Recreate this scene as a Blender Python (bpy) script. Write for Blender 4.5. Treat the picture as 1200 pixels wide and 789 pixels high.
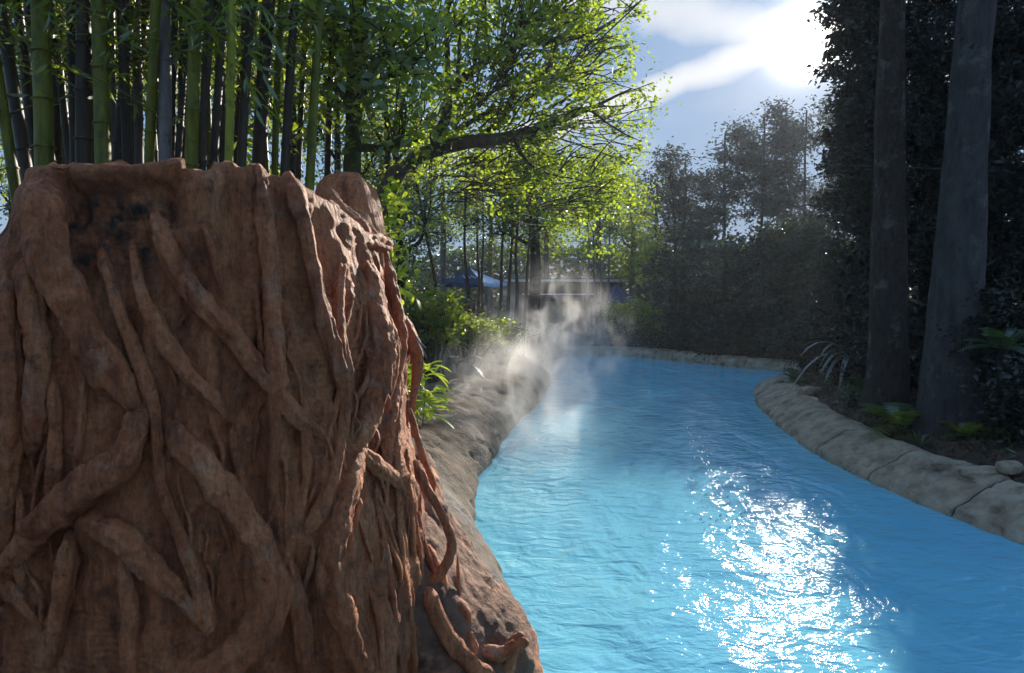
import bpy, math, random
import numpy as np
from mathutils import Vector, Matrix
from mathutils.bvhtree import BVHTree

# ------------------------------------------------------------------ camera, sky, sun, exposure
S = bpy.context.scene
for o in list(bpy.data.objects): bpy.data.objects.remove(o)
COL = S.collection
SKY_K = 1.15; EYE = 2.3; F = 800.0; PITCH = math.radians(4.25)
cd = bpy.data.cameras.new('camera'); cam = bpy.data.objects.new('camera', cd); COL.objects.link(cam)
cam.location = (0, 0, EYE); cam.rotation_euler = (math.pi/2 - PITCH, 0, 0)
cd.lens = 24.0; cd.sensor_width = 36.0; cd.clip_end = 3000; cd.clip_start = 0.05
S.camera = cam
SUN_AZ, SUN_EL = math.radians(22.7), math.radians(17.8)
sund = Vector((math.sin(SUN_AZ)*math.cos(SUN_EL), math.cos(SUN_AZ)*math.cos(SUN_EL), math.sin(SUN_EL)))
sl = bpy.data.lights.new('sun', 'SUN'); sl.energy = 2.8; sl.angle = math.radians(0.55); sl.color = (1.0, 0.90, 0.76)
so = bpy.data.objects.new('sun', sl); COL.objects.link(so); so.rotation_euler = sund.to_track_quat('Z', 'Y').to_euler()
so.location = (8, 18, 30)
S.view_settings.view_transform = 'Standard'; S.view_settings.look = 'None'; S.view_settings.gamma = 1.0
S.view_settings.exposure = 1.68
S.render.engine = 'CYCLES'
cy = S.cycles
cy.use_denoising = True
try: cy.denoiser = 'OPENIMAGEDENOISE'
except Exception: pass
cy.max_bounces = 6; cy.diffuse_bounces = 3; cy.glossy_bounces = 3; cy.transmission_bounces = 4; cy.volume_bounces = 2
cy.transparent_max_bounces = 8; cy.sample_clamp_indirect = 4.0; cy.sample_clamp_direct = 30.0
cy.use_adaptive_sampling = True; cy.adaptive_threshold = 0.02
cy.volume_step_rate = 1.6; cy.volume_max_steps = 96
cy.caustics_reflective = False; cy.caustics_refractive = False

W = bpy.data.worlds.new('World'); S.world = W; W.use_nodes = True
nt = W.node_tree; nt.nodes.clear()
def N(t, typ, **kw):
    n = t.nodes.new(typ)
    for k, v in kw.items(): setattr(n, k, v)
    return n
def math_n(t, op, a, b=None, c=None, clamp=False):
    n = N(t, 'ShaderNodeMath', operation=op); n.use_clamp = clamp
    for i, v in enumerate((a, b, c)):
        if v is None: continue
        if isinstance(v, (int, float)): n.inputs[i].default_value = v
        else: t.links.new(v, n.inputs[i])
    return n.outputs[0]
def vdot(t, a, vec):
    n = N(t, 'ShaderNodeVectorMath', operation='DOT_PRODUCT'); t.links.new(a, n.inputs[0]); n.inputs[1].default_value = vec
    return n.outputs['Value']
sky = N(nt, 'ShaderNodeTexSky', sky_type='NISHITA'); sky.sun_disc = False
sky.sun_elevation = SUN_EL; sky.sun_rotation = SUN_AZ; sky.altitude = 20; sky.air_density = 1.3; sky.dust_density = 0.25; sky.ozone_density = 2.0
tc = N(nt, 'ShaderNodeTexCoord'); D = tc.outputs['Generated']
e1 = Vector((math.cos(SUN_AZ), -math.sin(SUN_AZ), 0)); e2 = sund.cross(e1) * -1
if e2.z < 0: e2 = -e2
w_ = vdot(nt, D, sund); wm = math_n(nt, 'MAXIMUM', w_, 0.02)
u = math_n(nt, 'DIVIDE', vdot(nt, D, e1), wm); v = math_n(nt, 'DIVIDE', vdot(nt, D, e2), wm)
nz = N(nt, 'ShaderNodeTexNoise'); nz.inputs['Scale'].default_value = 14; nz.inputs['Detail'].default_value = 6; nt.links.new(D, nz.inputs['Vector'])
nzv = math_n(nt, 'SUBTRACT', nz.outputs['Fac'], 0.5)
def trail(k, b, w0, wob, amp):      # a condensation trail: a great circle passing near the sun
    dd = math_n(nt, 'SUBTRACT', v, math_n(nt, 'ADD', math_n(nt, 'MULTIPLY', u, k), b))
    dd = math_n(nt, 'ADD', dd, math_n(nt, 'MULTIPLY', nzv, wob))
    x = math_n(nt, 'DIVIDE', math_n(nt, 'ABSOLUTE', dd), w0)
    g = math_n(nt, 'SUBTRACT', 1.0, math_n(nt, 'POWER', x, 2.0), clamp=True)
    return math_n(nt, 'MULTIPLY', g, amp)
t1 = trail(0.235, 0.006, 0.024, 0.028, 0.95)
t2 = trail(-0.36, -0.002, 0.034, 0.045, 0.75)
nz2 = N(nt, 'ShaderNodeTexNoise'); nz2.inputs['Scale'].default_value = 3.2; nz2.inputs['Detail'].default_value = 7; nz2.inputs['Distortion'].default_value = 0.8
mp = N(nt, 'ShaderNodeMapping'); mp.inputs['Scale'].default_value = (1, 1, 2.6); nt.links.new(D, mp.inputs['Vector']); nt.links.new(mp.outputs[0], nz2.inputs['Vector'])
cir = math_n(nt, 'MULTIPLY', math_n(nt, 'SUBTRACT', nz2.outputs['Fac'], 0.50, clamp=True), 0.8, clamp=True)
cl = math_n(nt, 'ADD', math_n(nt, 'MAXIMUM', t1, t2), cir, clamp=True)
ang = math_n(nt, 'ARCCOSINE', math_n(nt, 'MINIMUM', w_, 0.99999))
a1 = math_n(nt, 'MULTIPLY', math_n(nt, 'POWER', 2.718, math_n(nt, 'MULTIPLY', math_n(nt, 'POWER', math_n(nt, 'DIVIDE', ang, 0.017), 1.3), -1.0)), 45.0)
a2 = math_n(nt, 'MULTIPLY', math_n(nt, 'POWER', 2.718, math_n(nt, 'MULTIPLY', math_n(nt, 'DIVIDE', ang, 0.06), -1.0)), 1.3)
aure = math_n(nt, 'ADD', a1, a2)
lum = N(nt, 'ShaderNodeRGBToBW'); nt.links.new(sky.outputs[0], lum.inputs[0])
comp = math_n(nt, 'DIVIDE', 1.0, math_n(nt, 'ADD', 1.0, math_n(nt, 'MULTIPLY', lum.outputs[0], SKY_K)))
skv = N(nt, 'ShaderNodeVectorMath', operation='SCALE'); nt.links.new(sky.outputs[0], skv.inputs[0]); nt.links.new(comp, skv.inputs['Scale'])
skb = N(nt, 'ShaderNodeMixRGB', blend_type='MIX'); skb.inputs['Fac'].default_value = .55; nt.links.new(skv.outputs[0], skb.inputs['Color1']); skb.inputs['Color2'].default_value = (.50, .98, 1.85, 1)
skc = N(nt, 'ShaderNodeMixRGB', blend_type='MIX'); nt.links.new(cl, skc.inputs['Fac']); nt.links.new(skb.outputs[0], skc.inputs['Color1']); skc.inputs['Color2'].default_value = (1.8, 1.85, 1.9, 1)
auc = N(nt, 'ShaderNodeMixRGB', blend_type='ADD'); auc.inputs['Fac'].default_value = 1
aum = N(nt, 'ShaderNodeVectorMath', operation='SCALE'); aum.inputs[0].default_value = (1.0, 0.95, 0.86); nt.links.new(aure, aum.inputs['Scale'])
nt.links.new(skc.outputs[0], auc.inputs['Color1']); nt.links.new(aum.outputs[0], auc.inputs['Color2'])
bg = N(nt, 'ShaderNodeBackground'); bg.inputs['Strength'].default_value = 0.15; nt.links.new(auc.outputs[0], bg.inputs['Color'])
wo = N(nt, 'ShaderNodeOutputWorld'); nt.links.new(bg.outputs[0], wo.inputs['Surface'])

# ------------------------------------------------------------------ helpers
rng = np.random.default_rng(7); random.seed(7)
def ray(px, py):
    x = (px-600)/F; y = (394.5-py)/F; c, s = math.cos(PITCH), math.sin(PITCH)
    return Vector((x, c + s*y, c*y - s))
def P(px, py, depth):                 # point of the place seen at (px,py) and standing 'depth' metres ahead
    r = ray(px, py); return Vector((r.x/r.y*depth, depth, EYE + r.z/r.y*depth))
def topx(x, y, z):
    c, s = math.cos(PITCH), math.sin(PITCH); dz = z-EYE
    fwd = c*y - s*dz; up = c*dz + s*y
    return 600 + F*x/fwd, 394.5 - F*up/fwd
def link(o): bpy.context.scene.collection.objects.link(o); return o
def mesh_np(name, V, Fs, mat=None, parent=None, smooth=True):
    me = bpy.data.meshes.new(name); V = np.asarray(V, dtype=np.float32)
    me.vertices.add(len(V)); me.vertices.foreach_set('co', V.ravel())
    if isinstance(Fs, np.ndarray): Fs = [Fs]
    Fs = [np.asarray(f, dtype=np.int32) for f in Fs if len(f)]
    idx = np.concatenate([f.ravel() for f in Fs]); tot = np.concatenate([np.full(len(f), f.shape[1], dtype=np.int32) for f in Fs])
    st = np.concatenate([[0], np.cumsum(tot)[:-1]]).astype(np.int32)
    me.loops.add(len(idx)); me.loops.foreach_set('vertex_index', idx)
    me.polygons.add(len(tot)); me.polygons.foreach_set('loop_start', st); me.polygons.foreach_set('loop_total', tot)
    me.polygons.foreach_set('use_smooth', np.full(len(tot), smooth)); me.update(calc_edges=True)
    if mat: me.materials.append(mat)
    o = bpy.data.objects.new(name, me); link(o)
    if parent: o.parent = parent
    return o
def empty(name, loc, label, cat, group=None):
    o = bpy.data.objects.new(name, None); link(o); o.location = loc; o.empty_display_size = 0.2
    o['label'] = label; o['category'] = cat
    if group: o['group'] = group
    return o
def tag(o, label=None, cat=None, group=None, kind=None):
    if label: o['label'] = label
    if cat: o['category'] = cat
    if group: o['group'] = group
    if kind: o['kind'] = kind
    return o
class MB:
    """collects shapes, then links them as one mesh"""
    def __init__(s): s.V = []; s.Q = []; s.T = []; s.n = 0
    def add(s, V, Q=None, T=None):
        V = np.asarray(V, float)
        if Q is not None and len(Q): s.Q.append(np.asarray(Q)+s.n)
        if T is not None and len(T): s.T.append(np.asarray(T)+s.n)
        s.V.append(V); s.n += len(V)
    def build(s, name, mat, parent=None, smooth=True):
        V = np.concatenate(s.V)
        if parent is not None: V = V - np.array(parent_world(parent))
        return mesh_np(name, V, [np.concatenate(a) for a in (s.Q, s.T) if a], mat, parent, smooth)
def parent_world(o):
    p = Vector(o.location)
    while o.parent: o = o.parent; p += Vector(o.location)
    return p
def box(c, h, rz=0):
    c = np.array(c, float); v = np.array([[x, y, z] for x in (-1, 1) for y in (-1, 1) for z in (-1, 1)], float)*np.array(h)
    cs, sn = math.cos(rz), math.sin(rz); v = np.stack([v[:, 0]*cs-v[:, 1]*sn, v[:, 0]*sn+v[:, 1]*cs, v[:, 2]], 1)
    return v+c, np.array([[0, 1, 3, 2], [4, 6, 7, 5], [0, 4, 5, 1], [2, 3, 7, 6], [0, 2, 6, 4], [1, 5, 7, 3]])
_perm = np.random.default_rng(3).random((64, 64, 64)).astype(np.float32)*2-1
def vnoise(p):
    i = np.floor(p).astype(int); f = p-i; f = f*f*(3-2*f); i &= 63; j = (i+1) & 63
    x0, y0, z0 = i[:, 0], i[:, 1], i[:, 2]; x1, y1, z1 = j[:, 0], j[:, 1], j[:, 2]; fx, fy, fz = f[:, 0], f[:, 1], f[:, 2]
    a = _perm[x0, y0, z0]*(1-fx)+_perm[x1, y0, z0]*fx; b = _perm[x0, y1, z0]*(1-fx)+_perm[x1, y1, z0]*fx
    c = _perm[x0, y0, z1]*(1-fx)+_perm[x1, y0, z1]*fx; d = _perm[x0, y1, z1]*(1-fx)+_perm[x1, y1, z1]*fx
    return (a*(1-fy)+b*fy)*(1-fz)+(c*(1-fy)+d*fy)*fz
def fbm(p, sc, octv=4, seed=0.0):
    p = np.asarray(p, float)*np.asarray(sc) + seed*17.31 + 100; s = 0; a = 1.0; t = 0
    for k in range(octv): s = s + a*vnoise(p*(2.03**k)+k*5.7); t += a; a *= .5
    return s/t
def catmull(pts, step):
    pts = np.asarray(pts, float); n = len(pts)
    if n == 2: pts = np.stack([pts[0], (pts[0]+pts[1])/2, pts[1]]); n = 3
    e = np.concatenate([[2*pts[0]-pts[1]], pts, [2*pts[-1]-pts[-2]]]); out = []
    for i in range(n-1):
        p0, p1, p2, p3 = e[i], e[i+1], e[i+2], e[i+3]; m = max(2, int(np.linalg.norm((p2-p1)[:3])/step))
        t = np.linspace(0, 1, m, endpoint=False)[:, None]
        out.append(.5*(2*p1+(p2-p0)*t+(2*p0-5*p1+4*p2-p3)*t*t+(3*p1-p0-3*p2+p3)*t**3))
    out.append(pts[-1:]); return np.concatenate(out)
def tube(pts, rad, sides=8, cap=True):
    pts = np.asarray(pts, float); rad = np.asarray(rad, float)*np.ones(len(pts)); n = len(pts)
    T = np.gradient(pts, axis=0); T /= np.linalg.norm(T, axis=1)[:, None]+1e-9
    up = np.array([0, 0, 1.]) if abs(T[0][2]) < .9 else np.array([1., 0, 0])
    A = np.zeros_like(T); a = np.cross(T[0], up); a /= np.linalg.norm(a)
    for i in range(n):
        a = a - T[i]*np.dot(a, T[i]); a /= np.linalg.norm(a)+1e-9; A[i] = a
    B = np.cross(T, A); th = np.linspace(0, 2*np.pi, sides, endpoint=False)
    V = pts[:, None]+rad[:, None, None]*(A[:, None]*np.cos(th)[None, :, None]+B[:, None]*np.sin(th)[None, :, None])
    V = V.reshape(-1, 3); i = np.arange(n-1)[:, None]*sides; j = np.arange(sides)[None]; k = (j+1) % sides
    Q = np.stack([i+j, i+k, i+sides+k, i+sides+j], -1).reshape(-1, 4); Tn = []
    if cap:
        V = np.concatenate([V, pts[:1]-T[:1]*rad[0]*.5, pts[-1:]+T[-1:]*rad[-1]*.5]); c0, c1 = len(V)-2, len(V)-1
        q = np.arange(sides); r = (q+1) % sides; b = (n-1)*sides
        Tn = np.concatenate([np.stack([r, q, np.full(sides, c0)], 1), np.stack([b+q, b+r, np.full(sides, c1)], 1)])
    return V, Q, Tn
def unit(v): return v/(np.linalg.norm(v, axis=-1, keepdims=True)+1e-9)
def leaves(Pn, size, width=.45, droop=.3, dirs=None, rs=rng, long=False, flat=.6):
    n = len(Pn); d = unit(rs.normal(size=(n, 3))*np.array([1, 1, .45])) if dirs is None else unit(dirs)
    d = unit(d+np.array([0, 0, -droop])); nrm = unit(rs.normal(size=(n, 3))*(1-flat)+np.array([0, 0, flat])); s = unit(np.cross(d, nrm)); nn = np.cross(s, d)
    L = (size*rs.uniform(.6, 1.25, n))[:, None]; w = L*width
    if long:
        q = np.arange(n)[:, None]*6
        V = np.stack([Pn, Pn+d*L*.3-s*w*.5+nn*L*.05, Pn+d*L*.65-s*w*.42-nn*L*.02, Pn+d*L-nn*L*.18, Pn+d*L*.65+s*w*.42-nn*L*.02, Pn+d*L*.3+s*w*.5+nn*L*.05], 1).reshape(-1, 3)
        return V, np.concatenate([q+np.array([[1, 0, 5, 4]]), q+np.array([[1, 4, 3, 2]])]), None
    q = np.arange(n)[:, None]*4
    V = np.stack([Pn, Pn+d*L*.48-s*w*.55+nn*w*.25, Pn+d*L-nn*L*.1, Pn+d*L*.48+s*w*.55+nn*w*.25], 1).reshape(-1, 3)
    return V, None, np.concatenate([q+np.array([[0, 2, 1]]), q+np.array([[0, 3, 2]])])

# ------------------------------------------------------------------ materials
def mat(name): m = bpy.data.materials.new(name); m.use_nodes = True; m.node_tree.nodes.clear(); return m, m.node_tree
def out(t, sh): o = N(t, 'ShaderNodeOutputMaterial'); t.links.new(sh, o.inputs['Surface']); return o
def ramp(t, fac, stops):
    r = N(t, 'ShaderNodeValToRGB'); t.links.new(fac, r.inputs[0]); el = r.color_ramp.elements
    while len(el) < len(stops): el.new(.5)
    for e, (p, c) in zip(el, stops): e.position = p; e.color = (*c, 1)
    return r.outputs[0]
def noise(t, sc, det=5, rough=.55, vec=None, dist=0):
    n = N(t, 'ShaderNodeTexNoise'); n.inputs['Scale'].default_value = sc; n.inputs['Detail'].default_value = det; n.inputs['Roughness'].default_value = rough; n.inputs['Distortion'].default_value = dist
    if vec is not None: t.links.new(vec, n.inputs['Vector'])
    return n.outputs['Fac']
def wpos(t, scale=None):
    g = N(t, 'ShaderNodeNewGeometry'); o = g.outputs['Position']
    if scale:
        m = N(t, 'ShaderNodeMapping'); m.inputs['Scale'].default_value = scale; t.links.new(o, m.inputs['Vector']); o = m.outputs[0]
    return o
def rough_mat(name, stops, nscale, bumps, rough=.85, stretch=None, spots=None, spec=.3, wet=False):
    m, t = mat(name); p = wpos(t, stretch); p0 = wpos(t)
    col = ramp(t, noise(t, nscale, 7, .6, p), stops)
    if spots:
        for sc, lo, hi, c in spots:
            mx = N(t, 'ShaderNodeMixRGB'); t.links.new(col, mx.inputs[1]); mx.inputs[2].default_value = (*c, 1)
            mr = N(t, 'ShaderNodeMapRange'); mr.inputs[1].default_value = lo; mr.inputs[2].default_value = hi
            t.links.new(noise(t, sc, 6, .65, p0), mr.inputs[0]); t.links.new(mr.outputs[0], mx.inputs[0]); col = mx.outputs[0]
    b = N(t, 'ShaderNodeBsdfPrincipled'); t.links.new(col, b.inputs['Base Color']); b.inputs['Roughness'].default_value = rough; b.inputs['Specular IOR Level'].default_value = spec
    fm = N(t, 'ShaderNodeMixRGB', blend_type='MULTIPLY'); fm.inputs[0].default_value = 1; t.links.new(col, fm.inputs[1])
    t.links.new(ramp(t, math_n(t, 'ADD', math_n(t, 'MULTIPLY', noise(t, 36, 8, .75, p0), .5), math_n(t, 'MULTIPLY', noise(t, 9, 7, .72, p), .5)), [(.36, (.36, .34, .31)), (.45, (.74, .72, .70)), (.54, (1, 1, 1)), (.64, (1.4, 1.38, 1.35))]), fm.inputs[2]); col = fm.outputs[0]
    if wet:
        sx = N(t, 'ShaderNodeSeparateXYZ'); t.links.new(p0, sx.inputs[0]); mr = N(t, 'ShaderNodeMapRange'); mr.inputs[1].default_value = .13; mr.inputs[2].default_value = .03; mr.inputs[4].default_value = .8
        t.links.new(math_n(t, 'ADD', sx.outputs['Z'], math_n(t, 'MULTIPLY', math_n(t, 'SUBTRACT', noise(t, 5, 6, .7, p0), .5), .22)), mr.inputs[0])
        mx = N(t, 'ShaderNodeMixRGB'); t.links.new(col, mx.inputs[1]); mx.inputs[2].default_value = (.055, .05, .036, 1); t.links.new(mr.outputs[0], mx.inputs[0]); col = mx.outputs[0]
    nrm = None
    for sc, st, di in bumps:
        bp = N(t, 'ShaderNodeBump'); bp.inputs['Strength'].default_value = st; bp.inputs['Distance'].default_value = di
        t.links.new(noise(t, sc, 6, .6, p if sc < 30 else p0), bp.inputs['Height'])
        if nrm: t.links.new(nrm, bp.inputs['Normal'])
        nrm = bp.outputs[0]
    if nrm: t.links.new(nrm, b.inputs['Normal'])
    out(t, b.outputs[0]); return m
def leaf_mat(name, c1, c2, tr, k=.45, gloss=.08, rough=.35):
    m, t = mat(name); g = N(t, 'ShaderNodeNewGeometry'); rnd = g.outputs['Random Per Island']
    big = noise(t, 1.1, 2, .5, g.outputs['Position'])
    f = math_n(t, 'ADD', math_n(t, 'MULTIPLY', rnd, .6), math_n(t, 'MULTIPLY', big, .4))
    col = ramp(t, f, [(0.1, c1), (.9, c2)])
    trc = ramp(t, f, [(0.1, tuple(x*.35 for x in tr)), (.9, tr)])
    d = N(t, 'ShaderNodeBsdfDiffuse'); t.links.new(col, d.inputs[0]); r = N(t, 'ShaderNodeBsdfTranslucent'); t.links.new(trc, r.inputs[0])
    gl = N(t, 'ShaderNodeBsdfGlossy'); gl.inputs['Roughness'].default_value = rough; gl.inputs[0].default_value = (.9, .95, 1, 1)
    mx = N(t, 'ShaderNodeMixShader'); mx.inputs[0].default_value = k; t.links.new(d.outputs[0], mx.inputs[1]); t.links.new(r.outputs[0], mx.inputs[2])
    m2 = N(t, 'ShaderNodeMixShader'); m2.inputs[0].default_value = gloss; t.links.new(mx.outputs[0], m2.inputs[1]); t.links.new(gl.outputs[0], m2.inputs[2])
    out(t, m2.outputs[0]); return m
def plain(name, c, rough=.6, metal=0, n=6):
    m, t = mat(name); b = N(t, 'ShaderNodeBsdfPrincipled'); col = ramp(t, noise(t, n, 5, .6, wpos(t)), [(.3, tuple(x*.8 for x in c)), (.7, tuple(min(1, x*1.12) for x in c))])
    t.links.new(col, b.inputs['Base Color']); b.inputs['Roughness'].default_value = rough; b.inputs['Metallic'].default_value = metal; out(t, b.outputs[0]); return m

M = {}
def ridg(t, sc, vec):
    n = N(t, 'ShaderNodeTexNoise'); n.noise_type = 'RIDGED_MULTIFRACTAL'; n.inputs['Scale'].default_value = sc; n.inputs['Detail'].default_value = 5; n.inputs['Roughness'].default_value = .6; t.links.new(vec, n.inputs['Vector']); return n.outputs['Fac']
def stump_mat(name, stripes):
    m, t = mat(name); p0 = wpos(t); ps = wpos(t, (3.2, 3.2, .7))
    col = ramp(t, noise(t, 2.6, 8, .62, ps), [(p_, tuple(x*q for x, q in zip(c_, (1.06, .88, .72) if stripes else (1.22, 1.02, .86)))) for p_, c_ in ((.30, (.27, .085, .034)), (.48, (.54, .205, .088)), (.62, (.64, .285, .138)), (.80, (.70, .41, .25)))])
    for sc, lo, hi, c, a in ((7, .56, .72, (.60, .40, .28) if not stripes else (.38, .21, .13), .7), (5.3, .56, .70, (.15, .058, .03), .7), (8, .60, .70, (.10, .045, .026), .6), (30, .60, .70, (.13, .055, .03), .5), (50, .62, .70, (.62, .50, .40), .6)):
        mx = N(t, 'ShaderNodeMixRGB'); t.links.new(col, mx.inputs[1]); mx.inputs[2].default_value = (*c, 1)
        mr = N(t, 'ShaderNodeMapRange'); mr.inputs[1].default_value = lo; mr.inputs[2].default_value = hi; mr.inputs[4].default_value = a
        t.links.new(noise(t, sc, 7, .68, p0), mr.inputs[0]); t.links.new(mr.outputs[0], mx.inputs[0]); col = mx.outputs[0]
    fm = N(t, 'ShaderNodeMixRGB', blend_type='MULTIPLY'); fm.inputs[0].default_value = 1; t.links.new(col, fm.inputs[1])
    t.links.new(ramp(t, math_n(t, 'ADD', math_n(t, 'MULTIPLY', noise(t, 42, 8, .75, p0), .55), math_n(t, 'MULTIPLY', noise(t, 12, 6, .7, ps), .45)), [(.36, (.38, .34, .31)), (.46, (.78, .76, .74)), (.54, (1, 1, 1)), (.64, (1.3, 1.27, 1.24))]), fm.inputs[2]); col = fm.outputs[0]
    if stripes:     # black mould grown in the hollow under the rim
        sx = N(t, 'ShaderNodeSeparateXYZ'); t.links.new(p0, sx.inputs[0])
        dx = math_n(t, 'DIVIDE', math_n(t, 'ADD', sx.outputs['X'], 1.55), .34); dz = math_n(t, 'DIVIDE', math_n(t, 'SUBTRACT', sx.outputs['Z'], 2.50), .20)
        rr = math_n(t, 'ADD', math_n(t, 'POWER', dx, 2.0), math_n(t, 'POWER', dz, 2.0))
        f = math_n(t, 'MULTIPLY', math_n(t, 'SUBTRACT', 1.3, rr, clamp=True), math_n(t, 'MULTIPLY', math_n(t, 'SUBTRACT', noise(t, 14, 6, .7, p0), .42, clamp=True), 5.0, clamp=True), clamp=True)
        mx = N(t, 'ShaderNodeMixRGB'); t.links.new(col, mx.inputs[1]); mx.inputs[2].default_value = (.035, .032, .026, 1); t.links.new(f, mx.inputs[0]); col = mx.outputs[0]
    b = N(t, 'ShaderNodeBsdfPrincipled'); t.links.new(col, b.inputs['Base Color']); b.inputs['Roughness'].default_value = .62; b.inputs['Specular IOR Level'].default_value = .4
    nrm = None
    hs = [(noise(t, 20, 8, .7, p0), .9, .035), (noise(t, 70, 8, .8, p0), 1.0, .018), (ridg(t, 9, wpos(t, (3.5, 3.5, .8))), .7, .020), (noise(t, 7, 4, .6, ps), .6, .05)]
    if stripes:
        wv = N(t, 'ShaderNodeTexWave', wave_type='BANDS', bands_direction='Z'); wv.inputs['Scale'].default_value = 11; wv.inputs['Distortion'].default_value = 3.5; wv.inputs['Detail'].default_value = 4; wv.inputs['Detail Scale'].default_value = 1.6
        t.links.new(wpos(t), wv.inputs['Vector']); hs.append((math_n(t, 'MULTIPLY', wv.outputs['Fac'], math_n(t, 'MULTIPLY', math_n(t, 'SUBTRACT', noise(t, 1.1, 3, .5, p0), .50, clamp=True), 5, clamp=True)), .5, .010))
    for h, st, di in hs:
        bp = N(t, 'ShaderNodeBump'); bp.inputs['Strength'].default_value = st; bp.inputs['Distance'].default_value = di; t.links.new(h, bp.inputs['Height'])
        if nrm: t.links.new(nrm, bp.inputs['Normal'])
        nrm = bp.outputs[0]
    t.links.new(nrm, b.inputs['Normal']); out(t, b.outputs[0]); return m
M['stump'] = stump_mat('stump_concrete', True); M['root'] = stump_mat('root_concrete', False)
M['rock'] = rough_mat('bank_rock', [(.25, (.06, .044, .031)), (.5, (.125, .098, .074)), (.75, (.19, .16, .13))], 3.5, [(6, .5, .05), (28, .8, .03), (120, .6, .006)], .85, None, [(2.2, .52, .68, (.13, .075, .048)), (1.1, .5, .62, (.19, .17, .15)), (40, .62, .7, (.28, .26, .24))], .15, True)
M['coping'] = rough_mat('coping_concrete', [(.25, (.16, .12, .08)), (.5, (.42, .33, .23)), (.75, (.60, .49, .37))], 4.5, [(9, .8, .05), (40, .9, .025), (130, .7, .006)], .75, None, [(3, .55, .7, (.12, .10, .07)), (16, .6, .68, (.46, .44, .40))], .3, True)
M['bark'] = rough_mat('dark_bark', [(.3, (.022, .017, .014)), (.7, (.070, .055, .045))], 7, [(9, 1, .08), (40, .9, .02)], .9, (2.5, 2.5, .8), [(3, .56, .66, (.13, .12, .10)), (11, .60, .68, (.02, .018, .016))])
M['bark_pale'] = rough_mat('pale_bark', [(.3, (.09, .075, .06)), (.7, (.22, .18, .15))], 7, [(9, .7, .03)], .9, (2.5, 2.5, .5))
M['bark_red'] = rough_mat('reddish_bark', [(.3, (.055, .035, .026)), (.7, (.16, .10, .075))], 8, [(12, .7, .02)], .85, (2, 2, .7))
M['bark_moss'] = rough_mat('mossy_bark', [(.3, (.03, .04, .015)), (.7, (.09, .11, .04))], 7, [(12, .7, .02)], .9, (2, 2, .7))
M['bark_blue'] = rough_mat('grey_bark', [(.3, (.030, .028, .028)), (.7, (.085, .080, .078))], 4, [(7, .9, .06), (45, .9, .02)], .85, (2.5, 2.5, .7), [(2.5, .56, .66, (.14, .135, .12)), (10, .60, .68, (.02, .018, .016))])
def bamboo_mat(name, c1, c2):
    m, t = mat(name); ps = wpos(t, (6, 6, .9)); b = N(t, 'ShaderNodeBsdfPrincipled')
    col = ramp(t, noise(t, 3, 6, .6, ps), [(.3, c1), (.7, c2)])
    mx = N(t, 'ShaderNodeMixRGB'); t.links.new(col, mx.inputs[1]); mx.inputs[2].default_value = (.03, .03, .02, 1)
    mr = N(t, 'ShaderNodeMapRange'); mr.inputs[1].default_value = .55; mr.inputs[2].default_value = .7; mr.inputs[4].default_value = .7
    t.links.new(noise(t, 9, 6, .7, wpos(t)), mr.inputs[0]); t.links.new(mr.outputs[0], mx.inputs[0])
    t.links.new(mx.outputs[0], b.inputs['Base Color']); b.inputs['Roughness'].default_value = .42; b.inputs['Specular IOR Level'].default_value = .25
    bp = N(t, 'ShaderNodeBump'); bp.inputs['Strength'].default_value = .25; bp.inputs['Distance'].default_value = .01; t.links.new(noise(t, 30, 5, .6, ps), bp.inputs['Height']); t.links.new(bp.outputs[0], b.inputs['Normal'])
    out(t, b.outputs[0]); return m
M['bam_g'] = bamboo_mat('bamboo_green', (.060, .068, .004), (.19, .195, .014))
M['bam_b'] = bamboo_mat('bamboo_bright', (.19, .20, .012), (.36, .36, .04))
M['bam_d'] = bamboo_mat('bamboo_dark', (.026, .019, .012), (.085, .058, .036))
M['bam_p'] = bamboo_mat('bamboo_grey', (.10, .082, .07), (.20, .165, .145))
M['leaf'] = leaf_mat('leaf_green', (.035, .07, .012), (.10, .15, .03), (.52, .66, .03), .6)
M['leaf_b'] = leaf_mat('leaf_bright', (.05, .09, .012), (.11, .15, .02), (.58, .76, .045), .68)
M['leaf_m'] = leaf_mat('leaf_mid', (.025, .055, .012), (.075, .115, .03), (.16, .25, .03), .42, .12)
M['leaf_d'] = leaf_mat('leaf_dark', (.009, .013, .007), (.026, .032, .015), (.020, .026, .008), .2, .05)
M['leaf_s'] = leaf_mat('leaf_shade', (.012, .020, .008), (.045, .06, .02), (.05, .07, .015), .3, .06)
M['leaf_lime'] = leaf_mat('leaf_lime', (.24, .36, .02), (.38, .50, .05), (.65, .80, .06), .55, .06)
M['leaf_pale'] = leaf_mat('leaf_pale', (.09, .10, .08), (.19, .20, .17), (.08, .09, .05), .2, .12, .4)
M['leaf_red'] = leaf_mat('leaf_red', (.10, .02, .015), (.20, .05, .03), (.30, .05, .02), .4, .1)
M['leaf_dry'] = leaf_mat('leaf_dry', (.07, .035, .02), (.22, .12, .07), (.1, .05, .02), .2, .05)
M['navy'] = plain('navy_canvas', (.012, .030, .085), .75)
M['white'] = plain('white_paint', (.75, .75, .72), .5)
M['canvas_white'] = plain('pale_canvas', (.45, .55, .68), .7)
M['greywall'] = plain('grey_wall', (.16, .15, .135), .8, 0, 2)
M['dark'] = plain('dark_metal', (.04, .04, .045), .5)
M['wood'] = plain('brown_wood', (.16, .10, .06), .7)
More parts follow.
